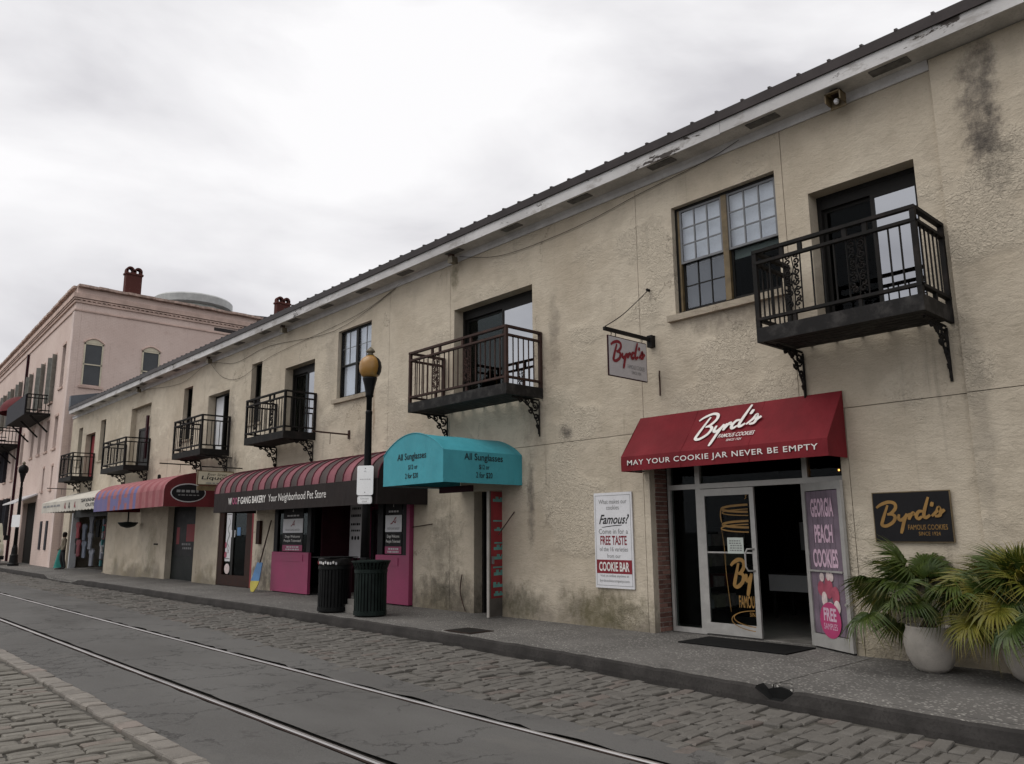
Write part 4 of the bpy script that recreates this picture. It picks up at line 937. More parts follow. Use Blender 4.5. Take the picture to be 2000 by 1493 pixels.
# --- dark green liquor shop door
gd = part('green_door', (-29, .2, 0), bld); x0, x1, _, zt = OPEN['G5']
MB().box(x0, x1, .22, .28, .0, zt).build('leaf', M['grey_green'], gd); MB().box(x0+.3, x1-.25, .20, .22, .1, .78).build('kick_panel', M['grey_green'], gd)
MB().box(x0+.3, x1-.25, .205, .22, .85, 2.45).build('glazing', M['board_dark'], gd)
MB().box(x1-.1, x1, .1, .22, 0, zt).build('jamb', M['maroon_paint'], gd)
a = MB(); a.rect((0, .2, 0), X_, Z_, x0+.45, x0+.75, 1.25, 1.85); a.rect((0, .2, 0), X_, Z_, x0+1.4, x0+2.2, 1.35, 1.95); a.build('red_notice', M['sign_red'], gd)
a = MB(); scribble(a, (x0+1.0, .198, 1.05), X_, Z_, .95, .28, 2, 8); a.build('door_print', M['print_grey'], gd)
# --- clothing shop opening
cs = part('clothing_shop_front', (-41, .2, 0), bld); x0, x1, _, zt = OPEN['G6']
MB().box(x1-.5, x1-.1, .1, .4, 0, zt).build('green_post', M['grey_green'], cs); MB().box(x1-.1, x1, .05, .45, 0, zt).build('red_post', M['maroon_paint'], cs)
MB().box(x0, x0+.15, .1, .4, 0, zt).build('white_post', M['blind'], cs); MB().box(x0, x1-.5, .15, .35, 2.45, zt).build('head_board', M['grey_green'], cs)
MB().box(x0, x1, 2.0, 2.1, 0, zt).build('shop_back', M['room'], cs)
SH = [(.18, .19, .22), (.24, .04, .05), (.26, .26, .28), (.03, .035, .06), (.14, .16, .2), (.34, .33, .32), (.012, .012, .012), (.22, .06, .07), (.2, .21, .24), (.04, .15, .16)]
cloth_mats = [simple('printed_cotton_%d' % i, c, .85, .3, 6) for i, c in enumerate(SH)]
def shirt(x, y, z, w, h, m, rr):
    pts = [(-.5, .86), (-.3, 1), (-.12, 1), (0, .93), (.12, 1), (.3, 1), (.5, .86), (.42, .66), (.3, .72), (.29+rr.uniform(-.02, .02), 0), (-.29, 0), (-.3, .72), (-.42, .66)]
    b = MB(); b.prism([(x+p[0]*w*1.25, z+p[1]*h) for p in pts], 'y', y-.03, y+.03); return b
rr = random.Random(11)
WHAT = ['grey printed shirt', 'red patterned shirt', 'pale shirt', 'navy shirt', 'slate blue shirt', 'off white shirt', 'black shirt', 'brick red shirt', 'silver grey shirt', 'teal shirt']
spots = [(-42.9, 1.45, 1), (-42.1, 1.35, 4), (-41.3, 1.75, 0), (-40.7, .95, 8), (-39.9, 1.5, 6), (-39.3, .55, 2), (-41.6, .55, 4), (-40.6, .2, 8), (-39.0, 1.35, 7), (-42.6, .6, 7), (-43.2, .7, 6), (-38.75, .7, 9)]
for k, (x, z, ci) in enumerate(spots):
    o = shirt(x, .12+.08*(k % 3), z, .62, .78, None, rr).build('hanging_shirt', cloth_mats[ci]); row = 'high' if z > 1.2 else 'low'
    tag(o, '%s hung %s in the clothing shop, %s from its green post' % (WHAT[ci], row, ['twelfth', 'eleventh', 'tenth', 'ninth', 'eighth', 'seventh', 'sixth', 'fifth', 'fourth', 'third', 'second', 'first'][sorted(range(12), key=lambda i: spots[i][0]).index(k)]), 'shirt', 'shirts hung in the clothing shop')
for k in range(7):
    o = MB().box(-38.62, -38.44, .02, .09, .25+k*.3, .5+k*.3).build('souvenir_card', cloth_mats[(9, 8, 5, 9, 2, 9, 4)[k]])
    tag(o, '%s souvenir packet on the strip beside the green shop post' % ['lowest', 'second lowest', 'third lowest', 'middle', 'third highest', 'second highest', 'highest'][k], 'packet', 'packets on the shop strip')

# ------------------------------------------------------------------ awnings
def ltr(parent, m, s, o, R, U, w, h, name='lettering', center=True, **k):
    a = MB(); (textc if center else text)(a, s, o, R, U, w, h, **k); return a.build(name, M[m], parent)
def span(q0, q1, plane):
    a, b = plane(q0), plane(q1); return a, b
# red cookie shop awning
AX0, AX1, AY = -8.2, -4.74, -.56; AZT, AZV, AZB = 3.455, 2.775, 2.54
aw = thing('shop_awning', (-6.5, -.02, 2.5), 'bright red sloped canvas awning with white script over the open glass door', 'awning')
s = MB(); n = 24; vs = []
for i in range(n+1):
    x = AX0+(AX1-AX0)*i/n; w_ = .006*math.sin(i*2.1)
    for k in range(6):
        t = k/5; vs.append((x, -.02+(AY+.02)*t, AZT+(AZV-AZT)*t-.02*math.sin(PI*t)+w_*math.sin(PI*t)))
s._a(vs, [(i*6+k, (i+1)*6+k, (i+1)*6+k+1, i*6+k+1) for i in range(n) for k in range(5)]); s.build('slope', M['aw_red'], aw, smooth=True)
s = MB(); vs = []
for i in range(n+1):
    x = AX0+(AX1-AX0)*i/n; w_ = .005*math.sin(i*1.7)
    vs += [(x, AY, AZV), (x, AY-.006+w_, (AZV+AZB)/2), (x, AY+w_*.5, AZB)]
s._a(vs, [(i*3+k, (i+1)*3+k, (i+1)*3+k+1, i*3+k+1) for i in range(n) for k in range(2)]); s.build('valance', M['aw_red'], aw, smooth=True)
for x in (AX0, AX1): MB().poly([(x, -.02, AZT), (x, AY, AZV), (x, AY, AZB), (x, -.02, AZB)]).build('end_panel', M['aw_red'], aw)
for q_ in (1, 2):
    x = AX0+(AX1-AX0)*q_/3; MB().tube([(x, -.02, AZT+.002), (x, AY*.5, (AZT+AZV)/2-.016), (x, AY, AZV+.003), (x, AY-.006, AZB)], .004, 4).build('seam', M['aw_red'], aw)
fr = MB()
for x in (AX0+.03, AX1-.03): fr.tube([(x, -.02, AZB+.03), (x, AY+.03, AZB+.03), (x, AY+.03, AZV-.03)], .014, 6)
fr.tube([(AX0+.03, AY+.03, AZB+.04), (AX1-.03, AY+.03, AZB+.04)], .014, 6); fr.build('frame', M['alu_dark'], aw)
Us = Vector((0, -(AY+.02), AZT-AZV)).normalized(); Ns = Vector((0, -(AZT-AZV), -(AY+.02))).normalized()
if Ns.z < 0: Ns = -Ns
Ns = X_.cross(Us)
pln = lambda q: on(q, Ns, Vector((0, -.02, AZT))+Ns*.012)
o = pln((1348, 863)); e_ = pln((1483, 827)); wd = e_.x-o.x
a = MB(); byrd(a, o+Us*.02, X_, Us, wd, "Byrd's", .048, 1.25); a.build('script_lettering', M['print_white'], aw)
o = pln((1401, 856)); e_ = pln((1471, 848)); ltr(aw, 'print_white', 'FAMOUS COOKIES', o, X_, Us, e_.x-o.x, .078, center=False, bold=.01, shear=.15)
o = pln((1417, 862)); e_ = pln((1447, 857)); ltr(aw, 'print_white', 'SINCE 1924', o, X_, Us, e_.x-o.x, .045, center=False, shear=.15)
pv_ = lambda q: onY(q, AY-.016)
o = pv_((1225, 909)); e_ = pv_((1598, 882)); ltr(aw, 'print_white', 'MAY YOUR COOKIE JAR NEVER BE EMPTY', (o.x, o.y, 2.605), X_, Z_, e_.x-o.x, .105, center=False, bold=.008, spacing=1.12)
# turquoise barrel canopy
TX0, TX1, TY = -13.05, -11.14, -1.92; TZB, TZS, TZT = 2.48, 3.06, 3.43
aw = thing('barrel_canopy', (-12.1, 0, 2.48), 'turquoise arched vinyl canopy over the narrow side door', 'awning')
arc = [(TX1+(TX0-TX1)*i/16, TZS+(TZT-TZS)*math.sin(PI*i/16)**.8) for i in range(17)]
MB()._a([(x, TY, z) for x, z in arc]+[(TX0, TY, TZB), (TX1, TY, TZB)], [tuple(range(19))]).build('front_panel', M['aw_teal'], aw)
b = MB(); vs = []
for j in range(5):
    y = TY*(1-j/4)-.005
    for x, z in arc: vs.append((x, y, z-.012*math.sin(PI*((j*2) % 4)/4)))
b._a(vs, [(j*17+i, j*17+i+1, (j+1)*17+i+1, (j+1)*17+i) for j in range(4) for i in range(16)]); b.build('barrel_top', M['aw_teal'], aw, smooth=True)
for x in (TX0, TX1): MB().poly([(x, TY, TZB), (x, TY, TZS), (x, -.005, TZS), (x, -.005, TZB)]).build('side_panel', M['aw_teal'], aw)
for y_ in (TY*.5,): MB().tube([(x, y_, z-.008) for x, z in arc], .008, 4).build('rib_seam', M['aw_teal'], aw)
pp_ = MB(); pp_.tube([(x, TY-.004, z+.004) for x, z in arc], .009, 5); pp_.build('edge_piping', M['aw_teal'], aw)
fr = MB(); fr.tube([(TX0+.03, -.02, TZB+.02), (TX0+.03, TY+.03, TZB+.02), (TX1-.03, TY+.03, TZB+.02), (TX1-.03, -.02, TZB+.02)], .016, 6); fr.build('frame', M['alu_dark'], aw)
for s_, q0, q1, h in (('All Sunglasses', (776, 905), (832, 897), .165), ('$12 or', (797, 919), (815, 917), .10), ('2 for $20', (791, 937), (816, 934), .11)):
    o = onY(q0, TY-.006); e_ = onY(q1, TY-.006); ltr(aw, 'print_black', s_, o, X_, Z_, e_.x-o.x, h, center=False, bold=.012)
for s_, q0, q1, h in (('All Sunglasses', (907, 902), (982, 902), .165), ('$12 or', (936, 918), (956, 918), .10), ('2 for $20', (930, 935), (962, 935), .12)):
    o = onX(q0, TX1+.006); e_ = onX(q1, TX1+.006); ltr(aw, 'print_black', s_, o, Y_, Z_, e_.y-o.y, h, center=False, bold=.012)
ub = MB(); ub.box(-12.6, -11.6, -.9, -.84, 2.36, 2.48); o = ub.build('red_strip_sign', M['maroon_paint']); tag(o, 'dark red strip board hung beneath the turquoise canopy', 'sign')
# striped quarter barrel awning
SX0, SX1, SY = -22.85, -14.2, -1.3; SZT, SZV, SZB = 3.46, 2.74, 2.2
def qbarrel(yf, zt, zv, n=9): return [(-.01+(yf+.01)*math.sin(PI/2*i/n)**.95, zv+(zt-zv)*math.cos(PI/2*i/n)**.9) for i in range(n+1)]
aw = thing('striped_awning', (-18.5, 0, 2.2), 'rose and charcoal striped curved awning above the pink pet shop', 'awning')
prof = qbarrel(SY, SZT, SZV); nst = 24; sw_ = (SX1-SX0)/nst
for i in range(nst):
    b = MB(); xa = SX0+i*sw_; vs = []
    for k in range(5):
        x = xa+sw_*k/4; sag = .018*math.sin(PI*k/4)
        for j, (y, z) in enumerate(prof): vs.append((x, y+sag*math.sin(PI/2*j/9), z-sag*math.cos(PI/2*j/9)))
    n = len(prof); b._a(vs, [(k*n+j, k*n+j+1, (k+1)*n+j+1, (k+1)*n+j) for k in range(4) for j in range(n-1)])
    b.build('canvas_stripe', M['aw_rose'] if i % 2 == 0 else M['aw_char'], aw, smooth=True)
rib_me = MB().tube([(0, y-.004, z+.004) for y, z in prof], .016, 5).mesh('rib_seam', M['aw_wine'])
for i in range(nst+1): inst('rib_seam', rib_me, aw, (SX0+i*sw_, 0, 0))
MB().box(SX0, SX1, SY-.006, SY+.006, SZB, SZV).build('valance', M['aw_black'], aw)
for x in (SX0, SX1): MB()._a([(x, y, z) for y, z in prof]+[(x, SY, SZB), (x, -.01, SZB)], [tuple(range(len(prof)+2))]).build('end_panel', M['aw_black'], aw)
pv_ = lambda q: onY(q, SY-.012)
o = pv_((445, 993)); e_ = pv_((452, 993)); ltr(aw, 'print_white', 'W', (o.x, o.y, 2.40), X_, Z_, e_.x-o.x, .19, center=False, bold=.02)
o = pv_((453, 992)); e_ = pv_((463, 992)); ltr(aw, 'hot_pink', 'OO', (o.x, o.y, 2.40), X_, Z_, e_.x-o.x, .19, center=False, bold=.04)
o = pv_((464, 992)); e_ = pv_((518, 988)); ltr(aw, 'print_white', 'F GANG BAKERY', (o.x, o.y, 2.40), X_, Z_, e_.x-o.x, .19, center=False, bold=.02)
o = pv_((523, 990)); e_ = pv_((636, 978)); ltr(aw, 'print_white', 'Your Neighborhood Pet Store', (o.x, o.y, 2.35), X_, Z_, e_.x-o.x, .245, center=False)
# maroon awning of the liquor shop, faded front
LX0, LX1, LY = -33.5, -25.85, -1.72; LZT, LZV, LZB = 3.62, 3.0, 2.47
aw = thing('faded_awning', (-29.5, 0, 2.47), 'faded red curved awning with blue painted patches and black oval sign', 'awning')
prof = qbarrel(LY, LZT, LZV); b = MB(); n = len(prof); vs = []
for i in range(40):
    x = LX0+(LX1-LX0)*i/39; sag = .015*abs(math.sin(i*PI/3))
    for j, (y, z) in enumerate(prof): vs.append((x, y+sag*math.sin(PI/2*j/9), z-sag*math.cos(PI/2*j/9)))
b._a(vs, [(k*n+j, k*n+j+1, (k+1)*n+j+1, (k+1)*n+j) for k in range(39) for j in range(n-1)]); b.build('barrel_top', M['aw_faded'], aw, smooth=True)
MB().box(LX0, LX1, LY-.005, LY+.005, LZB, LZV).build('valance', M['aw_faded'], aw)
for x in (LX0, LX1): MB()._a([(x, y, z) for y, z in prof]+[(x, LY, LZB), (x, -.01, LZB)], [tuple(range(len(prof)+2))]).build('end_panel', M['aw_maroon'], aw)
Oc = onX((368, 963), LX1+.01); a = MB(); a.disc(Oc, Y_, Z_, 0, 0, .56, .30, 32); a.build('oval_border', M['board_grey'], aw)
a = MB(); a.disc(Oc+X_*.006, Y_, Z_, 0, 0, .53, .27, 32); a.build('oval_sign', M['board_dark'], aw)
a = MB(); scribble(a, Oc+Vector((.012, -.4, -.02)), Y_, Z_, .8, .16, 1, 3); scribble(a, Oc+Vector((.012, -.35, -.1)), Y_, Z_, .7, .06, 1, 7); a.build('oval_print', M['print_grey'], aw)
ft = MB().lathe([(.05, 0), (.06, .05), (.05, .14), (.02, .16)], (-28.6, -1.0, 3.5), 8).build('awning_cap_light', M['iron'], aw)
# white awning of the clothing shop
WX0, WX1, WY = -43.3, -33.9, -1.45
aw = thing('white_awning', (-38.5, 0, 2.6), 'cream white awning with dark and red lettering over the clothing shop', 'awning')
s = MB(); vs = []
for i in range(41):
    x = WX0+(WX1-WX0)*i/40
    vs += [(x, -.01, 3.62), (x, -.75, 3.42-.02), (x, WY, 3.1)]
s._a(vs, [(i*3+k, (i+1)*3+k, (i+1)*3+k+1, i*3+k+1) for i in range(40) for k in range(2)]); s.build('slope', M['aw_white'], aw, smooth=True)
s = MB(); vs = []
for i in range(81):
    x = WX0+(WX1-WX0)*i/80; vs += [(x, WY, 3.1), (x, WY-.004, 2.66-.05*abs(math.sin(i*PI/4)))]
s._a(vs, [(2*i, 2*i+2, 2*i+3, 2*i+1) for i in range(80)]); s.build('valance', M['aw_white'], aw)
for x in (WX0, WX1): MB().poly([(x, -.01, 3.62), (x, WY, 3.1), (x, WY, 2.66), (x, -.01, 2.66)]).build('end_panel', M['aw_white'], aw)
pv_ = lambda q: onY(q, WY-.012)
o = pv_((158, 984)); ltr(aw, 'print_black', 'SAVANNAH', (o.x, o.y, 2.94), X_, Z_, 2.9, .14, center=False, bold=.02); o = pv_((166, 992)); ltr(aw, 'print_black', 'OUTLET', (o.x, o.y, 2.74), X_, Z_, 2.0, .14, center=False, bold=.02)
for q, m in (((127, 985), 'print_red'), ((135, 985), 'print_black'), ((146, 984), 'print_red')):
    o = pv_(q); a = MB(); a.rib([(-.06, -.12), (-.02, .0), (.02, .12)], .1, (o.x, o.y, 2.88), X_, Z_); a.rib([(.12, -.14), (.03, -.02)], .08, (o.x, o.y, 2.88), X_, Z_); a.build('figure_mark', M[m], aw)
o = pv_((84, 990)); a = MB(); scribble(a, (o.x, o.y, 2.84), X_, Z_, 3.3, .17, 1, 21); a.build('worn_lettering', M['print_grey'], aw)

# ------------------------------------------------------------------ signs on the building
# hanging white sign with script
XS = -7.89
bk = thing('sign_bracket', (XS, 0, 4.7), 'black projecting iron bracket with stay chain above the red awning', 'bracket')
MB().box(XS-.05, XS+.05, -.10, -.001, 4.62, 4.82).build('wall_plate', M['iron'], bk); MB().box(XS-.025, XS+.025, -1.24, -.10, 4.72, 4.775).build('arm', M['iron'], bk)
pts = [(XS, -1.22, 4.78), (XS-.01, -.8, 5.03), (XS-.02, -.4, 5.33), (XS-.03, -.03, 5.63)]
MB().tube(smooth_path(pts), .008, 4).build('stay_chain', M['iron'], bk); MB().tube([(XS-.03, -.07, 5.63), (XS-.03, -.001, 5.63)], .025, 6).build('chain_anchor', M['iron'], bk)
hs = thing('hanging_sign', (XS, -.7, 4.0), 'white hanging sign with dark red script below the iron bracket', 'sign')
sy0, sy1, sz0, sz1 = -1.17, -.2, 4.0, 4.655
MB().box(XS-.012, XS+.012, sy0, sy1, sz0, sz1).build('border', M['maroon_paint'], hs)
for s_ in (-1, 1):
    MB().box(XS+s_*.0125, XS+s_*.015, sy0+.014, sy1-.014, sz0+.014, sz1-.014).build('face', M['board_grey'], hs)
    Rr = Y_*s_; ys = sy0+.06 if s_ > 0 else sy1-.06; a = MB(); byrd(a, Vector((XS+s_*.018, ys, sz0+.25)), Rr, Z_, .84, "Byrd's", .06, 1.0); a.build('script_lettering', M['print_red'], hs)
    ltr(hs, 'print_grey', 'FAMOUS COOKIES', (XS+s_*.018, ys+s_*.40, sz0+.17), Rr, Z_, .44, .07, center=False); ltr(hs, 'print_grey', 'SINCE 1924', (XS+s_*.018, ys+s_*.50, sz0+.09), Rr, Z_, .24, .05, center=False)
for y in (-1.08, -.3, -.97): MB().tube([(XS, y, 4.655), (XS, y+.01, 4.69), (XS, y, 4.73)], .007, 5).build('hook', M['iron'], hs)
# tall white board beside the door
tb_ = thing('wall_board', (-8.86, -.01, .65), 'tall white advertising board on the wall left of the red awning', 'sign')
bx0, bx1, bz0, bz1 = -9.28, -8.44, .66, 2.25; bw = bx1-bx0; cx = (bx0+bx1)/2
MB().box(bx0, bx1, -.035, -.012, bz0, bz1).build('board', M['board_white'], tb_)
fb = MB(); T = Vector((cx, -.038, 0)); t_ = .006
for a_, b_, c_, d_ in ((-.39, .39, 2.2, 2.2+t_), (-.39, .39, .70, .70+t_), (-.39, -.39+t_, .70, 2.2), (.39-t_, .39, .70, 2.2)): fb.rect(T, X_, Z_, a_, b_, c_, d_)
fb.build('border_line', M['print_grey'], tb_)
lt_ = lambda m, s_, z, w_, h_, **k: ltr(tb_, m, s_, T+Z_*z, X_, Z_, w_, h_, **k)
lt_('print_grey', 'What makes our', 2.06, .62, .075); lt_('print_grey', 'cookies', 1.96, .28, .075)
lt_('print_black', 'Famous?', 1.72, .62, .16, bold=.015, shear=.35); a = MB(); a.rib([(-.25, 1.665), (0, 1.69), (.2, 1.70)], .012, T, X_, Z_); a.build('underline', M['print_black'], tb_)
lt_('print_grey', 'Come in for a', 1.555, .64, .085); lt_('print_red', 'FREE TASTE', 1.37, .58, .155, bold=.02); lt_('print_grey', 'of the 16 varieties', 1.265, .62, .075); lt_('print_grey', 'from our', 1.155, .3, .07)
a = MB(); a.rect(T, X_, Z_, -.385, .385, .90, 1.125); a.build('red_band', M['print_red'], tb_)
ltr(tb_, 'print_white', 'COOKIE BAR', T+Z_*.935-Y_*.004, X_, Z_, .66, .155, bold=.025)
lt_('print_grey', 'Visit us online anytime at', .83, .62, .055); lt_('print_grey', 'byrdcookiecompany.com', .745, .64, .06)
# dark plaque
pq = thing('wall_plaque', (-4.0, -.03, 1.43), 'dark framed wall plaque with gold script above the potted palm', 'sign')
qx0, qx1, qz0, qz1 = -4.46, -3.52, 1.435, 2.065
MB().box(qx0, qx1, -.045, -.02, qz0, qz1).build('frame', M['win_brass'], pq); MB().box(qx0+.012, qx1-.012, -.05, -.044, qz0+.012, qz1-.012).build('face', M['board_dark'], pq)
a = MB(); byrd(a, Vector((qx0+.05, -.053, qz0+.2)), X_, Z_, .82, "Byrd's", .05, .95); a.build('script_lettering', M['print_gold'], pq)
ltr(pq, 'print_gold', 'FAMOUS COOKIES', (qx0+.42, -.053, qz0+.155), X_, Z_, .46, .062, center=False); ltr(pq, 'print_gold', 'SINCE 1924', (qx0+.54, -.053, qz0+.085), X_, Z_, .25, .045, center=False)
# liquor sign
XL_ = -24.0; ls = thing('liquor_sign', (XL_, -.9, 3.05), 'cream hanging sign with black script in front of the striped awning end', 'sign')
MB().box(XL_-.03, XL_+.03, -1.42, -.30, 3.06, 3.50).build('board', M['win_brass'], ls); MB().box(XL_+.031, XL_+.036, -1.39, -.33, 3.09, 3.47).build('face', M['board_cream'], ls)
ltr(ls, 'print_black', 'River Street', (XL_+.04, -.82, 3.35), Y_, Z_, .6, .08, shear=.3); ltr(ls, 'print_black', 'Liquor', (XL_+.04, -.88, 3.2), Y_, Z_, .85, .14, bold=.015, shear=.25)
a = MB(); scribble(a, (XL_+.04, -1.25, 3.1), Y_, Z_, .85, .06, 1, 2); a.build('small_print', M['print_grey'], ls)
MB().box(XL_-.02, XL_+.02, -1.40, -.5, 2.90, 3.04).build('lower_board', M['win_brass'], ls)
MB().tube([(XL_-.9, -1.15, 4.02), (XL_-.9, -.001, 4.02)], .02, 6).build('arm', M['iron'], ls)
a = MB(); MB().tube([(XL_, -1.3, 3.5), (XL_, -1.3, 3.62), (XL_, -.02, 3.62)], .018, 6).build('arm', M['iron'], ls)
for sp in (((-1.35, 3.75), .13), ((-1.15, 3.72), .09)): pass
# projecting rods without signs
for (x, z, l, lab) in ((-17.62, 4.08, 1.05, 'empty rusty sign rod projecting from the wall right of the third balcony'), (-27.9, 3.98, 1.25, 'empty black sign rod projecting below the fourth balcony'), (-43.9, 3.85, 1.2, 'thin sign rod projecting near the far end of the stucco wall')):
    r = thing('sign_rod', (x, 0, z), lab, 'sign rod', 'bare sign rods'); mm = M['rust_iron'] if x > -20 else M['iron']
    MB().box(x-.04, x+.04, -.03, -.001, z-.11, z+.11).build('wall_plate', mm, r); MB().tube([(x, -.03, z), (x, -l, z+.01)], .022, 6).build('rod', mm, r)
    MB().tube([(x, -.55, z), (x, -.55, z-.28)], .008, 4).build('hanger', mm, r)
# flood lights, hooks, cables
for k, x in enumerate((-4.36, -13.1, -21.2, -26.8, -34.3)):
    f_ = thing('flood_light', (x, -.25, 7.6), ['rusty flood light under the eave above the right balcony door', 'small flood light under the eave above the brown balcony', 'small flood light under the eave right of the tall thin window', 'small flood light under the eave above the fourth balcony', 'small flood light under the eave near the boarded door'][k], 'flood light', 'flood lights under the eave')
    MB().box(x-.05, x+.05, -.3, -.2, 7.58, 7.655).build('mount', M['rust_iron'], f_)
    if k == 0:
        b = MB(); b.box(x-.11, x+.11, -.19, -.17, 7.42, 7.60).box(x-.11, x-.095, -.36, -.19, 7.46, 7.60).box(x+.095, x+.11, -.36, -.19, 7.46, 7.60).box(x-.11, x+.11, -.36, -.19, 7.585, 7.60); b.build('housing', M['win_brass'], f_); MB().lathe([(.001, -.05), (.032, -.03), (.04, .01), (.015, .04)], (x, -.24, 7.50), 10).build('lamp', M['board_white'], f_)
    else: MB().prism([(x-.07, 7.45), (x+.1, 7.42), (x+.08, 7.58), (x-.06, 7.58)], 'y', -.3, -.14).build('housing', M['finial'], f_)
CAB = [([(-13.0, -.1, 7.60), (-12.0, -.05, 7.33), (-11.0, -.03, 7.24), (-9.4, -.03, 7.27), (-8.0, -.03, 7.42), (-6.7, -.03, 7.52), (-6.0, -.08, 7.62)], 'black cable sagging across the wall left of the big paned window'),
       ([(-34.2, -.1, 7.55), (-30, -.03, 7.2), (-27.2, -.1, 7.5), (-25, -.03, 7.18), (-22.5, -.03, 7.3), (-18.5, -.03, 7.0), (-15.6, -.03, 7.5)], 'thin cable strung high along the far part of the wall'),
       ([(-27.0, -.1, 7.5), (-26, -.03, 6.85), (-24.5, -.03, 6.6), (-22.3, -.03, 6.95), (-17.4, -.03, 7.2), (-15.3, -.03, 7.6)], 'second sagging cable under the far eave above the third balcony')]
for pts, lab in CAB: tag(MB().tube(smooth_path(pts), .0055, 4).build('wall_cable', M['black']), lab, 'cable', 'cables on the wall')
hk = MB(); hk.tube([(-7.75, -.04, 4.2), (-7.75, -.05, 4.12), (-7.76, -.03, 4.0), (-7.75, -.05, 3.78)], .014, 5); tag(hk.build('iron_hook', M['rust_iron']), 'short rusty iron hook hanging on the wall above the red awning', 'hook')
for pts, lab in (([(-14.0, -.02, 1.78), (-14.6, -.12, 1.72)], 'thin iron peg on the wall right of the pink pet shop'), ([(-11.35, -.02, 1.98), (-11.5, -.3, 1.55)], 'iron door hold rod right of the narrow door'), ([(-12.95, -.03, .75), (-12.98, -.05, .4), (-12.8, -.06, .03)], 'loose wire hanging low left of the narrow door')):
    tag(MB().tube(smooth_path(pts), .012, 5).build('iron_rod', M['rust_iron']), lab, 'rod')
mb_ = MB().box(-22.62, -22.4, -.09, -.001, 1.3, 1.98).build('meter_box', M['brown_wood']); tag(mb_, 'small dark brown wall box between the brown door and pink shop', 'box')
hb = thing('hanging_basket', (-33.2, -.5, 1.95), 'shallow dark hanging bowl planter below the faded awning', 'planter')
MB().lathe([(.05, -.16), (.25, -.1), (.36, .02), (.37, .06), (.30, .05), (.1, .08)], (-33.3, -.5, 2.02), 16).build('bowl', M['grey_green'], hb, smooth=True)
MB().tube([(-33.3, -.5, 2.08), (-33.3, -.5, 2.5)], .03, 5).build('hanger', M['iron'], hb)
tl = MB().box(-31.6, -31.2, -.03, -.001, 1.22, 1.27).build('wall_tag', M['black']); tag(tl, 'tiny dark plate on the stucco left of the green door', 'plate')

# ------------------------------------------------------------------ pink brick building at the end of the row
PX, PY = -45.75, -.32; TH = math.radians(2.3)
du = Vector((-math.cos(TH), math.sin(TH), 0)); dn = Vector((-math.sin(TH), -math.cos(TH), 0)); P0 = Vector((PX, PY, 0))
pk = thing('pink_brick_building', (PX-8, PY+8, 0), 'tall pink painted brick building at the end of the street', 'building')
PW, PD, PH = 46.0, 17.0, 14.75
def pbox(mb, u, v, z): return mb.obox(P0, du, dn, Z_, u, v, z)
UP = [(1.5, 2.4, 9.5, 11.9), (3.9, 5.0, 9.0, 11.7), (7.3, 8.6, 9.0, 11.7), (11.2, 12.3, 9.0, 11.7), (15.2, 16.3, 9.2, 11.8), (18.6, 19.7, 9.2, 11.8), (22, 23.1, 9.2, 11.8), (25.5, 26.6, 9.2, 11.8)]
MD = [(1.7, 2.6, 6.2, 7.95), (4.0, 4.9, 6.2, 7.95), (6.2, 7.1, 6.2, 7.95), (8.5, 9.4, 6.2, 7.95), (12, 13, 6.0, 7.9), (15, 16, 5.2, 7.6), (18, 19, 5.2, 7.6), (21, 22, 5.2, 7.6), (24, 25, 5.2, 7.6)]
LO = [(1.75, 2.2, 4.0, 5.25), (4.1, 4.55, 4.0, 5.25), (15, 16, 1.6, 4.0), (18, 19, 1.6, 4.0), (21, 22, 1.6, 4.0)]
DR = [(5.7, 9.8, 0, 3.5)]
def front_wall():
    cuts = UP+MD+LO+DR; us = sorted({0, PW, *[v for c in cuts for v in c[:2]]}); zs = sorted({-.3, PH, *[v for c in cuts for v in c[2:]]})
    m = MB()
    inn = lambda a, b, c, d: any(q[0]-1e-6 <= a and b <= q[1]+1e-6 and q[2]-1e-6 <= c and d <= q[3]+1e-6 for q in cuts)
    for a, b in zip(us, us[1:]):
        for c, d in zip(zs, zs[1:]):
            if not inn(a, b, c, d): pbox(m, (a, b), (-.3, 0), (c, d))
    return m
front_wall().build('front_wall', M['pink'], pk)
MB().box(PX-.3, PX, PY+.305, PY+PD, -.3, PH).build('side_wall', M['pink'], pk)
pbox(MB(), (.3, PW), (-PD, -PD+.3), (-.3, PH)).build('rear_wall', M['pink'], pk)
pbox(MB(), (.3, PW), (-PD+.3, -.31), (13.6, 13.8)).build('roof', M['roof_metal'], pk)
pbox(MB(), (.3, PW), (-1.5, -1.4), (-.3, 13.6)).build('inner_wall', M['room'], pk)
# quoin strip, cornice bands and coping on both faces
pbox(MB(), (.0, .5), (.0, .04), (-.3, 13.5)).build('quoin_strip', M['pink_pale'], pk)
for za, zb, pr, m in ((13.45, 13.53, .06, 'pink_trim'), (13.9, 14.0, .09, 'pink_trim'), (14.06, 14.12, .13, 'pink_trim'), (14.16, 14.40, .17, 'pink_trim')):
    pbox(MB(), (-pr, PW), (.0, pr), (za, zb)).build('cornice_band', M[m], pk); MB().box(PX, PX+pr, PY+.001, PY+PD, za, zb).build('cornice_band', M[m], pk)
den = MB()
u = .1
y = PY+.15
while y < PY+PD: den.box(PX+.001, PX+.11, y, y+.12, 14.0, 14.06); y += .25
tag(den.build('dentil_row', M['pink_trim'], pk), kind='stuff')
cp = MB().box(-.18, .3, -.24, .24, 0, .13).mesh('coping_tile', M['tile_edge']); y = PY+.24
while y < PY+PD: inst('coping_tile', cp, pk, (PX, y, PH+.005+rng.uniform(-.01, .02)), (rng.uniform(-.03, .03), rng.uniform(-.03, .03), 0)); y += .49
u = .5
while u < PW: p = P0+du*u; inst('coping_tile', cp, pk, (p.x, p.y, PH+.005+rng.uniform(-.02, .03)), (rng.uniform(-.03, .03), 0, PI/2+TH)); u += .49
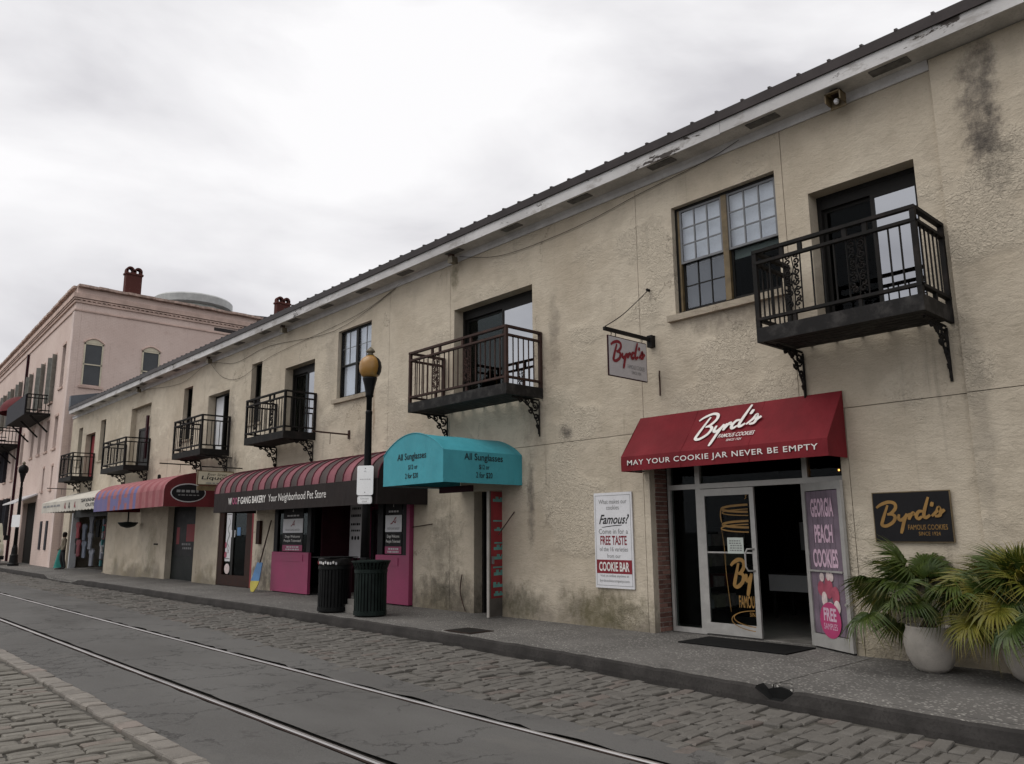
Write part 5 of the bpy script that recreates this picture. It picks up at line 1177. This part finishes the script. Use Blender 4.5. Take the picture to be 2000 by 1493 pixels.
# side windows with arched heads
for i, y0 in enumerate((.26, 3.22, 6.2)):
    w = part('side_window', (PX, y0, 9.5), pk); y1 = y0+.95; xf = PX
    MB().box(xf+.004, xf+.02, y0+.05, y1-.05, 9.5, 11.75).build('pane', M['grey_shade'], w)
    MB().box(xf+.02, xf+.05, y0, y1, 10.56, 10.62).build('meeting_rail', M['board_cream'], w)
    f_ = MB(); f_.box(xf+.002, xf+.05, y0, y0+.07, 9.45, 11.75).box(xf+.002, xf+.05, y1-.07, y1, 9.45, 11.75).box(xf+.002, xf+.05, y0, y1, 11.68, 11.76); f_.build('frame', M['board_cream'], w)
    ar_ = [(y0-.03+(y1-y0+.06)*k/10, 11.77+.24*math.sin(PI*k/10)) for k in range(11)]
    MB().prism(ar_, 'x', xf+.002, xf+.04).build('arched_head', M['board_cream'], w)
    MB().tube([(xf+.05, a_, b_+.02) for a_, b_ in ar_], .045, 5).build('arch_moulding', M['pink_trim'], w)
    MB().box(xf+.002, xf+.09, y0-.12, y1+.12, 9.3, 9.42).build('sill', M['pink_trim'], w)
sh_mat = simple('grey_green_shutter', (.19, .19, .17), .7, .2, 4); sh_dark = simple('dark_shutter', (.035, .035, .042), .7, .2, 4)
shut_me = None
for i, (a, b, c, d) in enumerate(UP+MD+LO):
    w = part('front_window', P0+du*a+Z_*c, pk)
    pbox(MB(), (a, b), (-.22, -.18), (c, d)).build('pane', M['mirror_glass'] if i % 3 else M['grey_shade'], w)
    pbox(MB(), (a, b), (-.18, -.13), ((c+d)/2-.03, (c+d)/2+.03)).build('meeting_rail', M['board_cream'], w)
    pbox(MB(), (a-.08, b+.08), (.0, .07), (c-.1, c)).build('sill', M['pink_trim'], w)
    pbox(MB(), (a-.02, b+.02), (.0, .04), (d, d+.12)).build('lintel', M['pink_trim'], w)
    if 1 <= i <= 7 or i >= 14 and b-a > .6:
        for s_, uu in ((-1, a), (1, b)):
            sm = MB(); ax = (du*math.cos(1.15*1)+dn*math.sin(1.15)) if s_ > 0 else (-du*math.cos(1.15)+dn*math.sin(1.15))
            sm.obox(P0+du*uu, ax, ax.cross(Z_), Z_, (0, .26), (-.02, .02), (c, d)); sm.build('shutter', sh_mat if i < 8 else sh_dark, w)
pb_ = part('garage_door', P0+du*7.7, pk)
pbox(MB(), (5.7, 9.8), (-.30, -.24), (0, 3.5)).build('door_leaf', M['room'], pb_)
hd = MB(); hd._a([P0+du*a+dn*v+Z_*z for a, v, z in ((5.4, 0, 3.95), (10.3, 0, 3.95), (10.3, 1.0, 3.45), (5.4, 1.0, 3.45), (5.4, 0, 3.85), (10.3, 0, 3.85), (10.3, 1.0, 3.38), (5.4, 1.0, 3.38))], [(0, 1, 2, 3), (7, 6, 5, 4), (3, 2, 6, 7), (0, 3, 7, 4), (1, 5, 6, 2)]); hd.build('door_hood', M['board_grey'], pb_)
for a in (1.55, 3.1):
    pbox(MB(), (a, a+.45), (.0, .05), (.85, 2.35)).build('ground_shutter', sh_dark, pk)
pbox(MB(), (13.4, 13.6), (.0, .14), (0, 13.4)).build('downpipe', M['maroon_paint'], pk)
# iron balconies on the pink front
def pink_balcony(u0, u1, z0, dep, solid):
    b = part('balcony', P0+du*(u0+u1)/2+Z_*z0, pk)
    pbox(MB(), (u0, u1), (.002, dep), (z0, z0+.14)).build('deck', M['iron'], b)
    def tub(n, pts, r): MB().tube([P0+du*u+dn*v+Z_*z for u, v, z in pts], r, 5).build(n, M['iron'], b)
    for z in (z0+1.15, z0+.95, z0+.28): tub('rail', [(u0, .05, z), (u0, dep-.04, z), (u1, dep-.04, z), (u1, .05, z)], .035)
    for k in range(7): tub('baluster', [(u0, .1+(dep-.15)*k/6, z0+.14), (u0, .1+(dep-.15)*k/6, z0+1.15)], .022)
    n_ = int((u1-u0)/.28)
    for k in range(n_+1): tub('baluster', [(u0+(u1-u0)*k/n_, dep-.04, z0+.14), (u0+(u1-u0)*k/n_, dep-.04, z0+1.15)], .022)
    if solid: pbox(MB(), (u0+.05, u1), (dep, dep+.03), (z0, z0+1.1)).build('screen', sh_dark, b)
    for uu in (u0+.25, (u0+u1)/2, u1-.25): tub('strut', [(uu, dep-.3, z0), (uu, .03, z0-.9)], .05)
pink_balcony(4.1, 10.6, 8.2, 1.25, True); pink_balcony(13.5, 19.5, 7.3, 1.3, False)
dm_ = thing('dome_awning', P0+du*16+Z_*9.7, 'small wine red domed awning on the far pink facade', 'awning')
dv = []; nn_ = 8
for j in range(nn_+1):
    for k in range(nn_+1):
        a_ = PI*k/nn_; e2 = PI/2*j/nn_; dv.append(P0+du*(14.6+1.9*math.cos(a_)*math.cos(e2))+dn*(1.2*math.sin(a_)*math.cos(e2)+.05)+Z_*(9.6+1.1*math.sin(e2)))
MB()._a(dv, [(j*9+k, j*9+k+1, (j+1)*9+k+1, (j+1)*9+k) for j in range(8) for k in range(8)]).build('dome', M['aw_maroon'], dm_, smooth=True)
MB().tube([dv[k]-Z_*.02 for k in range(9)], .03, 5).build('hem', M['aw_maroon'], dm_)
# chimneys with twin arched caps
def chimney(y0, y1, z0, z1, xoff):
    c = part('chimney', (PX-xoff, (y0+y1)/2, z0), pk); w_ = y1-y0; x0, x1 = PX-xoff-.42, PX-xoff
    MB().box(x0, x1, y0, y1, z0, z1-.46).build('stack', M['chimney'], c); MB().box(x0-.05, x1+.05, y0-.05, y1+.05, z1-.5, z1-.4).build('collar', M['chimney'], c)
    for k in (0, 1):
        cy = y0+w_*(.25+.5*k); ro = w_*.26; ri = w_*.15; pts = []; n_ = 14
        vs = []; zc = z1-ro-.02
        for xx in (x0+.02, x1-.02):
            for i in range(n_+1):
                a_ = -PI*.12+(PI*1.24)*i/n_
                vs += [(xx, cy+ro*math.cos(a_), zc+ro*math.sin(a_)), (xx, cy+ri*math.cos(a_), zc+ri*math.sin(a_))]
        m = 2*(n_+1); fs = []
        for i in range(n_):
            q = 2*i; fs += [(q, q+1, q+3, q+2), (m+q, m+q+2, m+q+3, m+q+1), (q, q+2, m+q+2, m+q), (q+1, m+q+1, m+q+3, q+3)]
        mm = MB()._a(vs, fs); mm.box(x0+.02, x1-.02, cy-ro, cy-ri*.8, z1-.42, zc+.01).box(x0+.02, x1-.02, cy+ri*.8, cy+ro, z1-.42, zc+.01); mm.build('cap_arch', M['chimney'], c)
chimney(2.05, 2.9, 14.6, 16.55, .05); chimney(11.1, 12.0, 14.6, 16.6, .05)
ct = thing('cooling_tower', (-51, 7.6, 13.8), 'round pale green rooftop cooling tower behind the pink parapet', 'cooling tower')
tw = simple('weathered_pale_steel', (.36, .40, .38), .55, .2, 1.5); tw2 = simple('pale_steel_rim', (.42, .43, .42), .5, .15, 2)
MB().lathe([(2.15, 0), (2.2, 2.2), (2.1, 2.2), (2.0, .1)], (-51, 7.7, 13.8), 40).build('drum', tw, ct, smooth=False)
MB().lathe([(2.3, 2.2), (2.46, 2.3), (2.46, 2.75), (2.36, 2.85), (2.3, 2.8), (2.25, 2.25)], (-51, 7.7, 13.8), 40).build('rim', tw2, ct, smooth=False)
pbb = MB(); pbb.prism([(10.0, 13.8), (10.0, 15.6), (14, 15.9), (14, 13.8)], 'x', -55, -48); o = pbb.build('roof_hut', M['grey_metal']); tag(o, 'low dark rooftop hut beside the far chimney', 'hut')

# ------------------------------------------------------------------ street furniture
lamp_lbl = ['black street lamp with amber acorn globe behind the two bins', 'distant dark street lamp at the far left beside the van']
def street_lamp(x, y, label, dark=False):
    t = thing('street_lamp', (x, y, 0), label, 'street lamp', 'street lamps along the kerb')
    MB().lathe([(.27, .0), (.27, .12), (.22, .16), (.2, .5), (.21, .55), (.16, .62), (.14, .95), (.12, 1.0), (.105, 1.1)], (x, y, .003), 16).build('base', M['post'], t, smooth=False)
    MB().lathe([(.1, 1.1), (.085, 2.5), (.07, 4.12), (.075, 4.13), (.075, 4.17), (.06, 4.2)], (x, y, 0), 16).build('post', M['post'], t, smooth=True)
    MB().lathe([(.06, 4.18), (.062, 4.48), (.09, 4.5), (.085, 4.55), (.12, 4.75), (.155, 4.88), (.16, 4.92), (.13, 4.93)], (x, y, 0), 16).build('globe_holder', M['post'], t, smooth=True)
    MB().lathe([(.14, 4.92), (.19, 4.97), (.228, 5.06), (.24, 5.16), (.225, 5.26), (.18, 5.34), (.11, 5.39), (.085, 5.41)], (x, y, 0), 24).build('globe', M['post'] if dark else M['amber'], t, smooth=True)
    MB().lathe([(.085, 5.405), (.09, 5.42), (.06, 5.44), (.06, 5.47), (.10, 5.49), (.10, 5.515), (.075, 5.54), (.06, 5.56), (.03, 5.585), (.005, 5.61)], (x, y, 0), 16).build('finial', M['finial'], t, smooth=False)
    pr = [(.19, 4.97), (.228, 5.06), (.24, 5.16), (.225, 5.26), (.18, 5.34), (.11, 5.39)]; b = MB(); vs = []
    for r_, z_ in pr:
        for k in range(9): a_ = math.radians(12+140*k/8); vs.append((x+(r_+.012)*math.cos(a_), y+(r_+.012)*math.sin(a_), z_))
    b._a(vs, [(j*9+k, j*9+k+1, (j+1)*9+k+1, (j+1)*9+k) for j in range(5) for k in range(8)]); b.build('house_shield', M['post'], t, smooth=True)
    return t
LPX, LPY = -14.47, -1.4
street_lamp(LPX, LPY, lamp_lbl[0]); street_lamp(-50.0, -1.15, lamp_lbl[1], True)
# parking sign plates facing the camera side of the street
def plate(name, x, y, z0, z1, w, label, ang, prints):
    R = Vector((math.cos(ang), math.sin(ang), 0)); N = Vector((R.y, -R.x, 0)); o = Vector((x, y, 0))
    t = thing(name, (x, y, z0), label, 'sign'); b = MB(); r = .04; pts = []
    for cx, cz, a0 in ((w/2-r, z1-r, 0), (-w/2+r, z1-r, PI/2), (-w/2+r, z0+r, PI), (w/2-r, z0+r, 1.5*PI)):
        for k in range(4): a_ = a0+PI/2*k/3; pts.append((cx+r*math.cos(a_), cz+r*math.sin(a_)))
    n = len(pts); b._a([o+R*p[0]+Z_*p[1]+N*.003 for p in pts]+[o+R*p[0]+Z_*p[1]-N*.003 for p in pts], [tuple(range(n)), tuple(range(2*n-1, n-1, -1))]+[(i, i+n, (i+1) % n+n, (i+1) % n) for i in range(n)])
    b.build('plate', M['reflect_sign'], t)
    for s_, zz, ww, hh in prints: ltr(t, 'print_grey', s_, o+N*.006+Z_*zz, R, Z_, ww, hh)
    return t, o, R, N
ANG = math.radians(38)
sx_, sy_ = LPX+.10*math.sin(ANG)+.02, LPY-.10*math.cos(ANG)-.02
t, o, R, N = plate('parking_sign', sx_, sy_, 2.38, 3.0, .36, 'large bright white parking sign plate on the black lamp post', ANG, ())
for q, (xx, zz) in enumerate(((0, 2.94), (0, 2.44))): MB().disc(o+N*.006, R, Z_, xx, zz, .012, .012, 8).build('bolt', M['print_grey'], t)
a = MB(); a.rib([(-.03, 2.87), (0, 2.89), (.02, 2.86)], .012, o+N*.006, R, Z_); scribble(a, o+N*.006-R*.12+Z_*2.70, R, Z_, .24, .03, 1, 4); a.build('worn_print', M['board_grey'], t)
t, o, R, N = plate('tow_zone_sign', sx_, sy_, 2.20, 2.365, .32, 'small white tow away zone plate below the larger white sign', ANG, (('TOW AWAY', 2.29, .2, .03), ('ZONE', 2.235, .11, .03)))
a = MB()
for x0_, x1_, z0_, z1_ in ((-.145, .145, 2.345, 2.349), (-.145, .145, 2.216, 2.22), (-.145, -.141, 2.216, 2.349), (.141, .145, 2.216, 2.349)): a.rect(o+N*.006, R, Z_, x0_, x1_, z0_, z1_)
a.build('border_line', M['print_grey'], t)
plate('far_parking_sign', -49.85, -1.27, 2.05, 2.7, .5, 'small bright sign plate on the distant dark lamp post', ANG, ())
def bin_(x, y, m, lid, label, r=.33, h=1.08):
    t = thing('litter_bin', (x, y, 0), label, 'litter bin', 'litter bins by the kerb')
    MB().lathe([(r*.80, .03), (r*.84, .92*h), (r*.78, .92*h), (r*.74, .06)], (x, y, .0), 20).build('liner', M['bin_liner'], t)
    sl = MB().obox((0, 0, 0), X_, Y_, Z_, (-.005, .005), (-.022, .022), (.06, h*.80)).mesh('slat', m); n = 30
    for k in range(n):
        a_ = 2*PI*k/n; inst('slat', sl, t, (x+r*.93*math.cos(a_), y+r*.93*math.sin(a_), 0), (0, 0, a_))
    for z0_, z1_, rr_ in ((.02, .11, .97), (h*.78, h*.86, .975)): MB().lathe([(r*rr_-.02, z0_), (r*rr_, z0_+.01), (r*rr_, z1_-.01), (r*rr_-.02, z1_)], (x, y, 0), 30).build('band', m, t)
    return t
t = bin_(-15.0, -1.78, M['bin_black'], 0, 'black slatted litter bin with white and red marks on its top band', .36, 1.1)
MB().lathe([(.30, .93), (.335, .95), (.355, 1.0), (.36, 1.08), (.34, 1.1), (.30, 1.09), (.28, .95)], (-15.0, -1.78, 0), 30).build('top_band', M['bin_band'], t)
for k in range(11):
    a_ = -2.05+k*.155; m = 'sign_red' if k < 3 else ('print_white' if k % 2 else 'board_grey'); mk = MB()
    c = Vector((-15.0+.365*math.cos(a_), -1.78+.365*math.sin(a_), 1.0+.012*math.sin(k*2.3))); Rr = Vector((-math.sin(a_), math.cos(a_), 0))
    mk.disc(c, Rr, Z_, 0, 0, .022, .03, 10); mk.build('band_mark', M[m], t)
MB().box(-15.4, -14.66, -2.12, -1.44, 1.10, 1.115).build('lid', M['bin_black'], t)
t = bin_(-13.72, -1.72, M['bin_green'], 0, 'dark green slatted litter bin with flared rim in front of lamp post', .335, 1.05)
n = 30; sl = MB()._a([(0, -.02, .88), (0, .02, .88), (.06, .024, 1.03), (.06, -.024, 1.03), (.012, -.02, .88), (.012, .02, .88), (.072, .024, 1.03), (.072, -.024, 1.03)], [(0, 1, 2, 3), (7, 6, 5, 4), (0, 4, 5, 1), (1, 5, 6, 2), (2, 6, 7, 3), (3, 7, 4, 0)]).mesh('flare_slat', M['bin_green'])
for k in range(n): a_ = 2*PI*k/n; inst('flare_slat', sl, t, (-13.72+.30*math.cos(a_), -1.72+.30*math.sin(a_), 0), (0, 0, a_))
MB().lathe([(.36, 1.03), (.385, 1.035), (.385, 1.06), (.35, 1.065), (.33, 1.04)], (-13.72, -1.72, 0), 30).build('rim', M['bin_green'], t)
MB().lathe([(.33, 1.05), (.27, 1.07), (.15, 1.0), (.15, .96), (.28, 1.02)], (-13.72, -1.72, 0), 24).build('funnel', M['bin_green'], t)
bb = thing('concrete_footing', (-14.4, -1.5, 0), 'low grey concrete footing between the two bins', 'footing')
MB().box(-14.75, -14.12, -1.72, -1.1, .002, .16).build('block', M['concrete'], bb); MB().box(-14.68, -14.2, -1.66, -1.16, .16, .27).build('upper_block', M['concrete'], bb)
# oar leaning on the wall
oar = thing('oar', (-21.5, -.62, 0), 'blue and yellow painted oar leaning on the wall beside the pink shop', 'oar')
A = Vector((-21.5, -.62, .02)); B = Vector((-21.75, -.04, 1.98)); ax = (B-A).normalized(); sd = Vector((-.85, -.35, 0)); sd = (sd-ax*sd.dot(ax)).normalized(); nr = ax.cross(sd)
def blade(z0, z1, m, nm):
    pr_ = []; k = 9
    wf = lambda z: .05+.10*math.sin(min(1, z/.28)*PI/2)*(1-max(0, (z-.3))/.95)
    L_ = [z0+(z1-z0)*i/k for i in range(k+1)]; pts = [(-wf(z), z) for z in L_]+[(wf(z), z) for z in reversed(L_)]
    b = MB(); n_ = len(pts); b._a([A+sd*p[0]+ax*p[1]+nr*.012 for p in pts]+[A+sd*p[0]+ax*p[1]-nr*.012 for p in pts], [tuple(range(n_)), tuple(range(2*n_-1, n_-1, -1))]+[(i, i+n_, (i+1) % n_+n_, (i+1) % n_) for i in range(n_)]); b.build(nm, m, oar)
blade(0, .3, M['oar_yellow'], 'blade_tip'); blade(.3, .82, M['oar_blue'], 'blade')
MB().tube([A+ax*.8, B], .02, 8).build('shaft', M['rust_iron'], oar)

# ------------------------------------------------------------------ potted fan palms
def frond_mesh(name, m, seed, nl=22, L_=.55, spread=2.5):
    rr = random.Random(seed); b = MB(); tips = []
    for i in range(nl):
        a_ = -spread/2+spread*i/(nl-1)+rr.uniform(-.03, .03); ln = L_*(.72+.28*math.cos(a_*.8))*rr.uniform(.88, 1.06); droop = rr.uniform(.25, .75)*L_*(1.2 if abs(a_) > .9 else .8)
        d = Vector((math.cos(a_), math.sin(a_), 0)); s_ = Vector((-math.sin(a_), math.cos(a_), 0)); vs = []; tp = []
        for k in range(6):
            t_ = k/5; r_ = .03+ln*t_; w_ = .013*math.sin(PI*min(1, .16+t_*.86))**.8*(1 if t_ < .6 else (1-t_)/.4+.05)
            z = .05*L_*math.sin(PI*t_*.7)-droop*max(0, t_-.35)**1.7*2.0; fold = .009*(1-t_)
            vs += [d*r_-s_*w_+Z_*(z+fold), d*r_+Z_*(z-fold), d*r_+s_*w_+Z_*(z+fold)]; tp += [t_]*3
        b._a(vs, [(k*3+q, k*3+3+q, k*3+4+q, k*3+1+q) for k in range(5) for q in (0, 1)]); tips += tp
    me = b.mesh(name, m); at = me.attributes.new('tipness', 'FLOAT', 'POINT'); at.data.foreach_set('value', tips); return me
FR_ = {k: [frond_mesh('palm_leaf', M[k], s, rng.randint(24, 32), rng.uniform(.36, .48), rng.uniform(2.3, 3.6)) for s in range(4)] for k in ('leaf', 'leaf_yellow', 'leaf_brown')}
def palm(x, y, label, plabel, n, size, seed, r=.26, ph=.5, ok=lambda e: True):
    rr = random.Random(seed)
    p = thing('plant_pot', (x, y, .004), plabel, 'pot', 'white pots by the wall')
    MB().lathe([(r*.55, 0), (r*.78, .05), (r*1.0, .18), (r*1.08, .3), (r*1.04, .40), (r*.93, .47), (r*.95, ph), (r*.88, ph), (r*.82, ph-.1)], (x, y, .004), 32).build('bowl', M['pot'], p, smooth=True)
    MB().lathe([(.01, ph-.06), (r*.84, ph-.06), (r*.84, ph-.05)], (x, y, .004), 20).build('soil', M['soil'], p)
    t = thing('fan_palm', (x, y, ph-.06), label, 'palm', 'potted fan palms')
    MB().lathe([(.09, 0), (.10, .05), (.06, .12), (.02, .15)], (x, y, ph-.06), 10).build('trunk', M['soil'], t)
    for i in range(n):
        az = 2*PI*(i*.618)+rr.uniform(-.4, .4); el = rr.choice([.15, .35, .6, .85, 1.1, 1.35])+rr.uniform(-.15, .15); ln = size*rr.uniform(.55, 1.0)
        b0 = Vector((x, y, ph+.08)); d = Vector((math.cos(az)*math.cos(el), math.sin(az)*math.cos(el), math.sin(el)))
        mid = b0+d*ln*.6; end = b0+d*ln-Z_*(.18*ln*math.cos(el))
        if end.y > -.12: end.y = -.12-rr.random()*.08
        if mid.y > -.1: mid.y = -.1
        if not ok(end): continue
        MB().tube(smooth_path([b0, mid, end], 3), [.009]*7, 4, False).build('petiole', M['stem'], t)
        dr = (end-mid).normalized(); kind = 'leaf_brown' if (el < .3 and rr.random() < (.25 if n < 40 else .08)) else ('leaf_yellow' if rr.random() < (.2 if x < -3 else .45) else 'leaf'); me = FR_[kind][i % 4]
        ax_ = dr; side = ax_.cross(Z_).normalized(); up = side.cross(ax_); roll = rr.uniform(-.9, .9)
        ax_ = (ax_-Z_*rr.uniform(.1, .7)).normalized(); s2 = side*math.cos(roll)+up*math.sin(roll); s2 = (s2-ax_*s2.dot(ax_)).normalized(); u2 = ax_.cross(s2)
        if u2.z < 0: s2 = -s2; u2 = -u2
        o = bpy.data.objects.new('palm_leaf', me); link(o, t, end); sc_ = size*rr.uniform(.85, 1.15)
        mt = Matrix((ax_, s2, u2)).transposed(); o.rotation_euler = mt.to_euler(); o.scale = (sc_, sc_, sc_)
    return t
palm(-3.74, -.52, 'potted fan palm with sparse browning leaves beside the open shop door', 'rounded cream white pot standing clear at the wall', 90, .92, 4, ok=lambda e: not (e.z < .75 and e.x > -4.05) and not (e.x > -3.42) and e.z < (1.2 if e.x < -3.72 else 1.0) and e.x > -4.3)
palm(-2.72, -.46, 'dense yellow green fan palm at the right edge of the photo', 'cream pot mostly hidden under the dense palm at the right edge', 110, .9, 8, .28, ok=lambda e: e.x > -3.3 and e.z > .3 and e.z < 1.15)

# ------------------------------------------------------------------ person, cloth stand, van
def skin_person(x, y, label):
    t = thing('person', (x, y, 0), label, 'person')
    me = bpy.data.meshes.new('body'); H_ = 1.72
    V = [(0, 0, .93), (0, 0, 1.1), (0, .01, 1.28), (0, .01, 1.42), (0, 0, 1.50), (0, -.01, 1.58), (0, -.02, 1.66),
         (-.17, .01, 1.40), (-.24, .0, 1.15), (-.22, -.12, .95), (-.2, -.2, .9), (.17, .01, 1.40), (.23, .02, 1.15), (.22, -.08, .92), (.21, -.12, .84),
         (-.09, 0, .88), (-.1, -.05, .5), (-.1, .06, .1), (-.1, -.1, .04), (.09, 0, .88), (.11, .03, .5), (.12, .12, .1), (.12, -.03, .04)]
    E_ = [(0, 1), (1, 2), (2, 3), (3, 4), (4, 5), (5, 6), (3, 7), (7, 8), (8, 9), (9, 10), (3, 11), (11, 12), (12, 13), (13, 14), (0, 15), (15, 16), (16, 17), (17, 18), (0, 19), (19, 20), (20, 21), (21, 22)]
    Rr = [.14, .13, .15, .12, .055, .085, .08, .075, .055, .045, .035, .075, .055, .045, .035, .095, .065, .05, .04, .095, .065, .05, .04]
    me.from_pydata([(x+a, y+b, c) for a, b, c in V], E_, []); me.update()
    o = bpy.data.objects.new('body', me); C.objects.link(o); o.parent = t; o.location = -wl(t); W[o] = Vector((0, 0, 0))
    md = o.modifiers.new('skin', 'SKIN'); 
    for i, s_ in enumerate(me.skin_vertices[0].data): s_.radius = (Rr[i], Rr[i]*.85); s_.use_root = (i == 0)
    o.modifiers.new('sub', 'SUBSURF').levels = 2; o.modifiers['sub'].render_levels = 2
    pt = NT('person_clothing_and_skin'); z = pt.sep(pt.pos())['Z']
    c = pt.mix(pt.mr(z, .90, .93), (.018, .018, .02), (.20, .165, .12)); c = pt.mix(pt.mr(z, 1.47, 1.49), c, (.42, .26, .19)); c = pt.mix(pt.mr(z, .06, .03), c, (.03, .03, .03))
    me.materials.append(pt.bsdf(Base_Color=c, Roughness=.8))
    hm = simple('dark_hair', (.02, .015, .012), .6, .2, 30)
    b = MB(); b.lathe([(.02, -.16), (.08, -.12), (.105, -.02), (.10, .06), (.07, .105), (.01, .125)], (x, y+.015, 1.63), 14); b.build('hair', hm, t, smooth=True)
    return t
skin_person(-42.5, -.55, 'person in tan jacket and dark trousers standing at the clothing shop')
cl = thing('cloth_stand', (-43.2, -.5, 0), 'teal cloth draped on a low stand beside the standing person', 'cloth stand')
MB().tube([(-43.2, -.5, 0.01), (-43.2, -.5, .95)], .02, 6).build('pole', M['iron'], cl); MB().lathe([(.2, 0), (.2, .03), (.03, .05)], (-43.2, -.5, .002), 12).build('foot', M['iron'], cl)
tm = simple('teal_cloth', (.03, .22, .19), .8, .2, 4); b = MB(); vs = []
for j in range(6):
    for k in range(16): a_ = 2*PI*k/16; rr_ = .05+.19*(j/5)**.8+.03*math.sin(4*a_)*j/5; vs.append((-43.2+rr_*math.cos(a_), -.5+rr_*math.sin(a_), .97-.9*j/5))
b._a(vs, [(j*16+k, j*16+(k+1) % 16, (j+1)*16+(k+1) % 16, (j+1)*16+k) for j in range(5) for k in range(16)]); b.build('cloth', tm, cl, smooth=True)
vp_ = simple('cream_van_paint', (.45, .42, .33), .35, .06, 2); vg = simple('van_trim_black', (.015, .015, .016), .5, .2, 4)
vx, vy = -52.0, -1.3      # near front corner, van faces the camera
ZS = .0
van = thing('parked_van', (vx-2.3, vy-1, ZS), 'cream delivery van parked at the far left edge', 'van')
pr_ = [(vx, .28), (vx+.02, .75), (vx-.12, 1.12), (vx-.35, 1.22), (vx-1.05, 2.12), (vx-1.35, 2.3), (vx-4.9, 2.32), (vx-5.0, 1.6), (vx-5.0, .28)]
MB().prism([(p[0], p[1]+ZS) for p in pr_], 'y', vy-1.9, vy).build('body', vp_, van)
for yy in (vy-1.72, vy-.18): pass
MB()._a([(vx-.37, vy-.12, 1.25+ZS), (vx-1.02, vy-.22, 2.06+ZS), (vx-1.02, vy-1.68, 2.06+ZS), (vx-.37, vy-1.78, 1.25+ZS)], [(0, 1, 2, 3)]).build('windscreen_seal', vg, van)
ws = MB()._a([(vx-.385+.03, vy-.18, 1.27+ZS), (vx-1.0+.03, vy-.27, 2.02+ZS), (vx-1.0+.03, vy-1.63, 2.02+ZS), (vx-.385+.03, vy-1.72, 1.27+ZS)], [(0, 1, 2, 3)]); ws.build('windscreen', M['mirror_glass'], van)
MB().prism([(vx-.6, 1.3+ZS), (vx-1.15, 2.02+ZS), (vx-1.6, 2.02+ZS), (vx-1.6, 1.3+ZS)], 'y', vy+.002, vy+.008).build('side_window', M['win_dark'], van)
for y in (vy-.32, vy-1.58): MB().box(vx-.03, vx+.035, y-.16, y+.16, .72+ZS, .9+ZS).build('headlight', M['board_white'], van)
MB().box(vx-.05, vx+.03, vy-1.3, vy-.6, .62+ZS, .86+ZS).build('grille', vg, van); MB().box(vx-.1, vx+.07, vy-1.93, vy+.03, .3+ZS, .5+ZS).build('bumper', vg, van)
for xx in (vx-.95, vx-4.0):
    for yy in (vy-.02, vy-1.88):
        w = part('wheel', (xx, yy, .33+ZS), van); R_ = .33
        vs = [];
        MB().tube([(xx, yy-.1, .33+ZS+.005), (xx, yy+.03, .33+ZS+.005)], R_, 20).build('tyre', vg, w); MB().tube([(xx, yy+.031, .33+ZS), (xx, yy+.04, .33+ZS)], .2, 14).build('rim', M['alu'], w)
MB().box(vx-.75, vx-.6, vy+.05, vy+.28, 1.35+ZS, 1.62+ZS).build('mirror', vg, van)
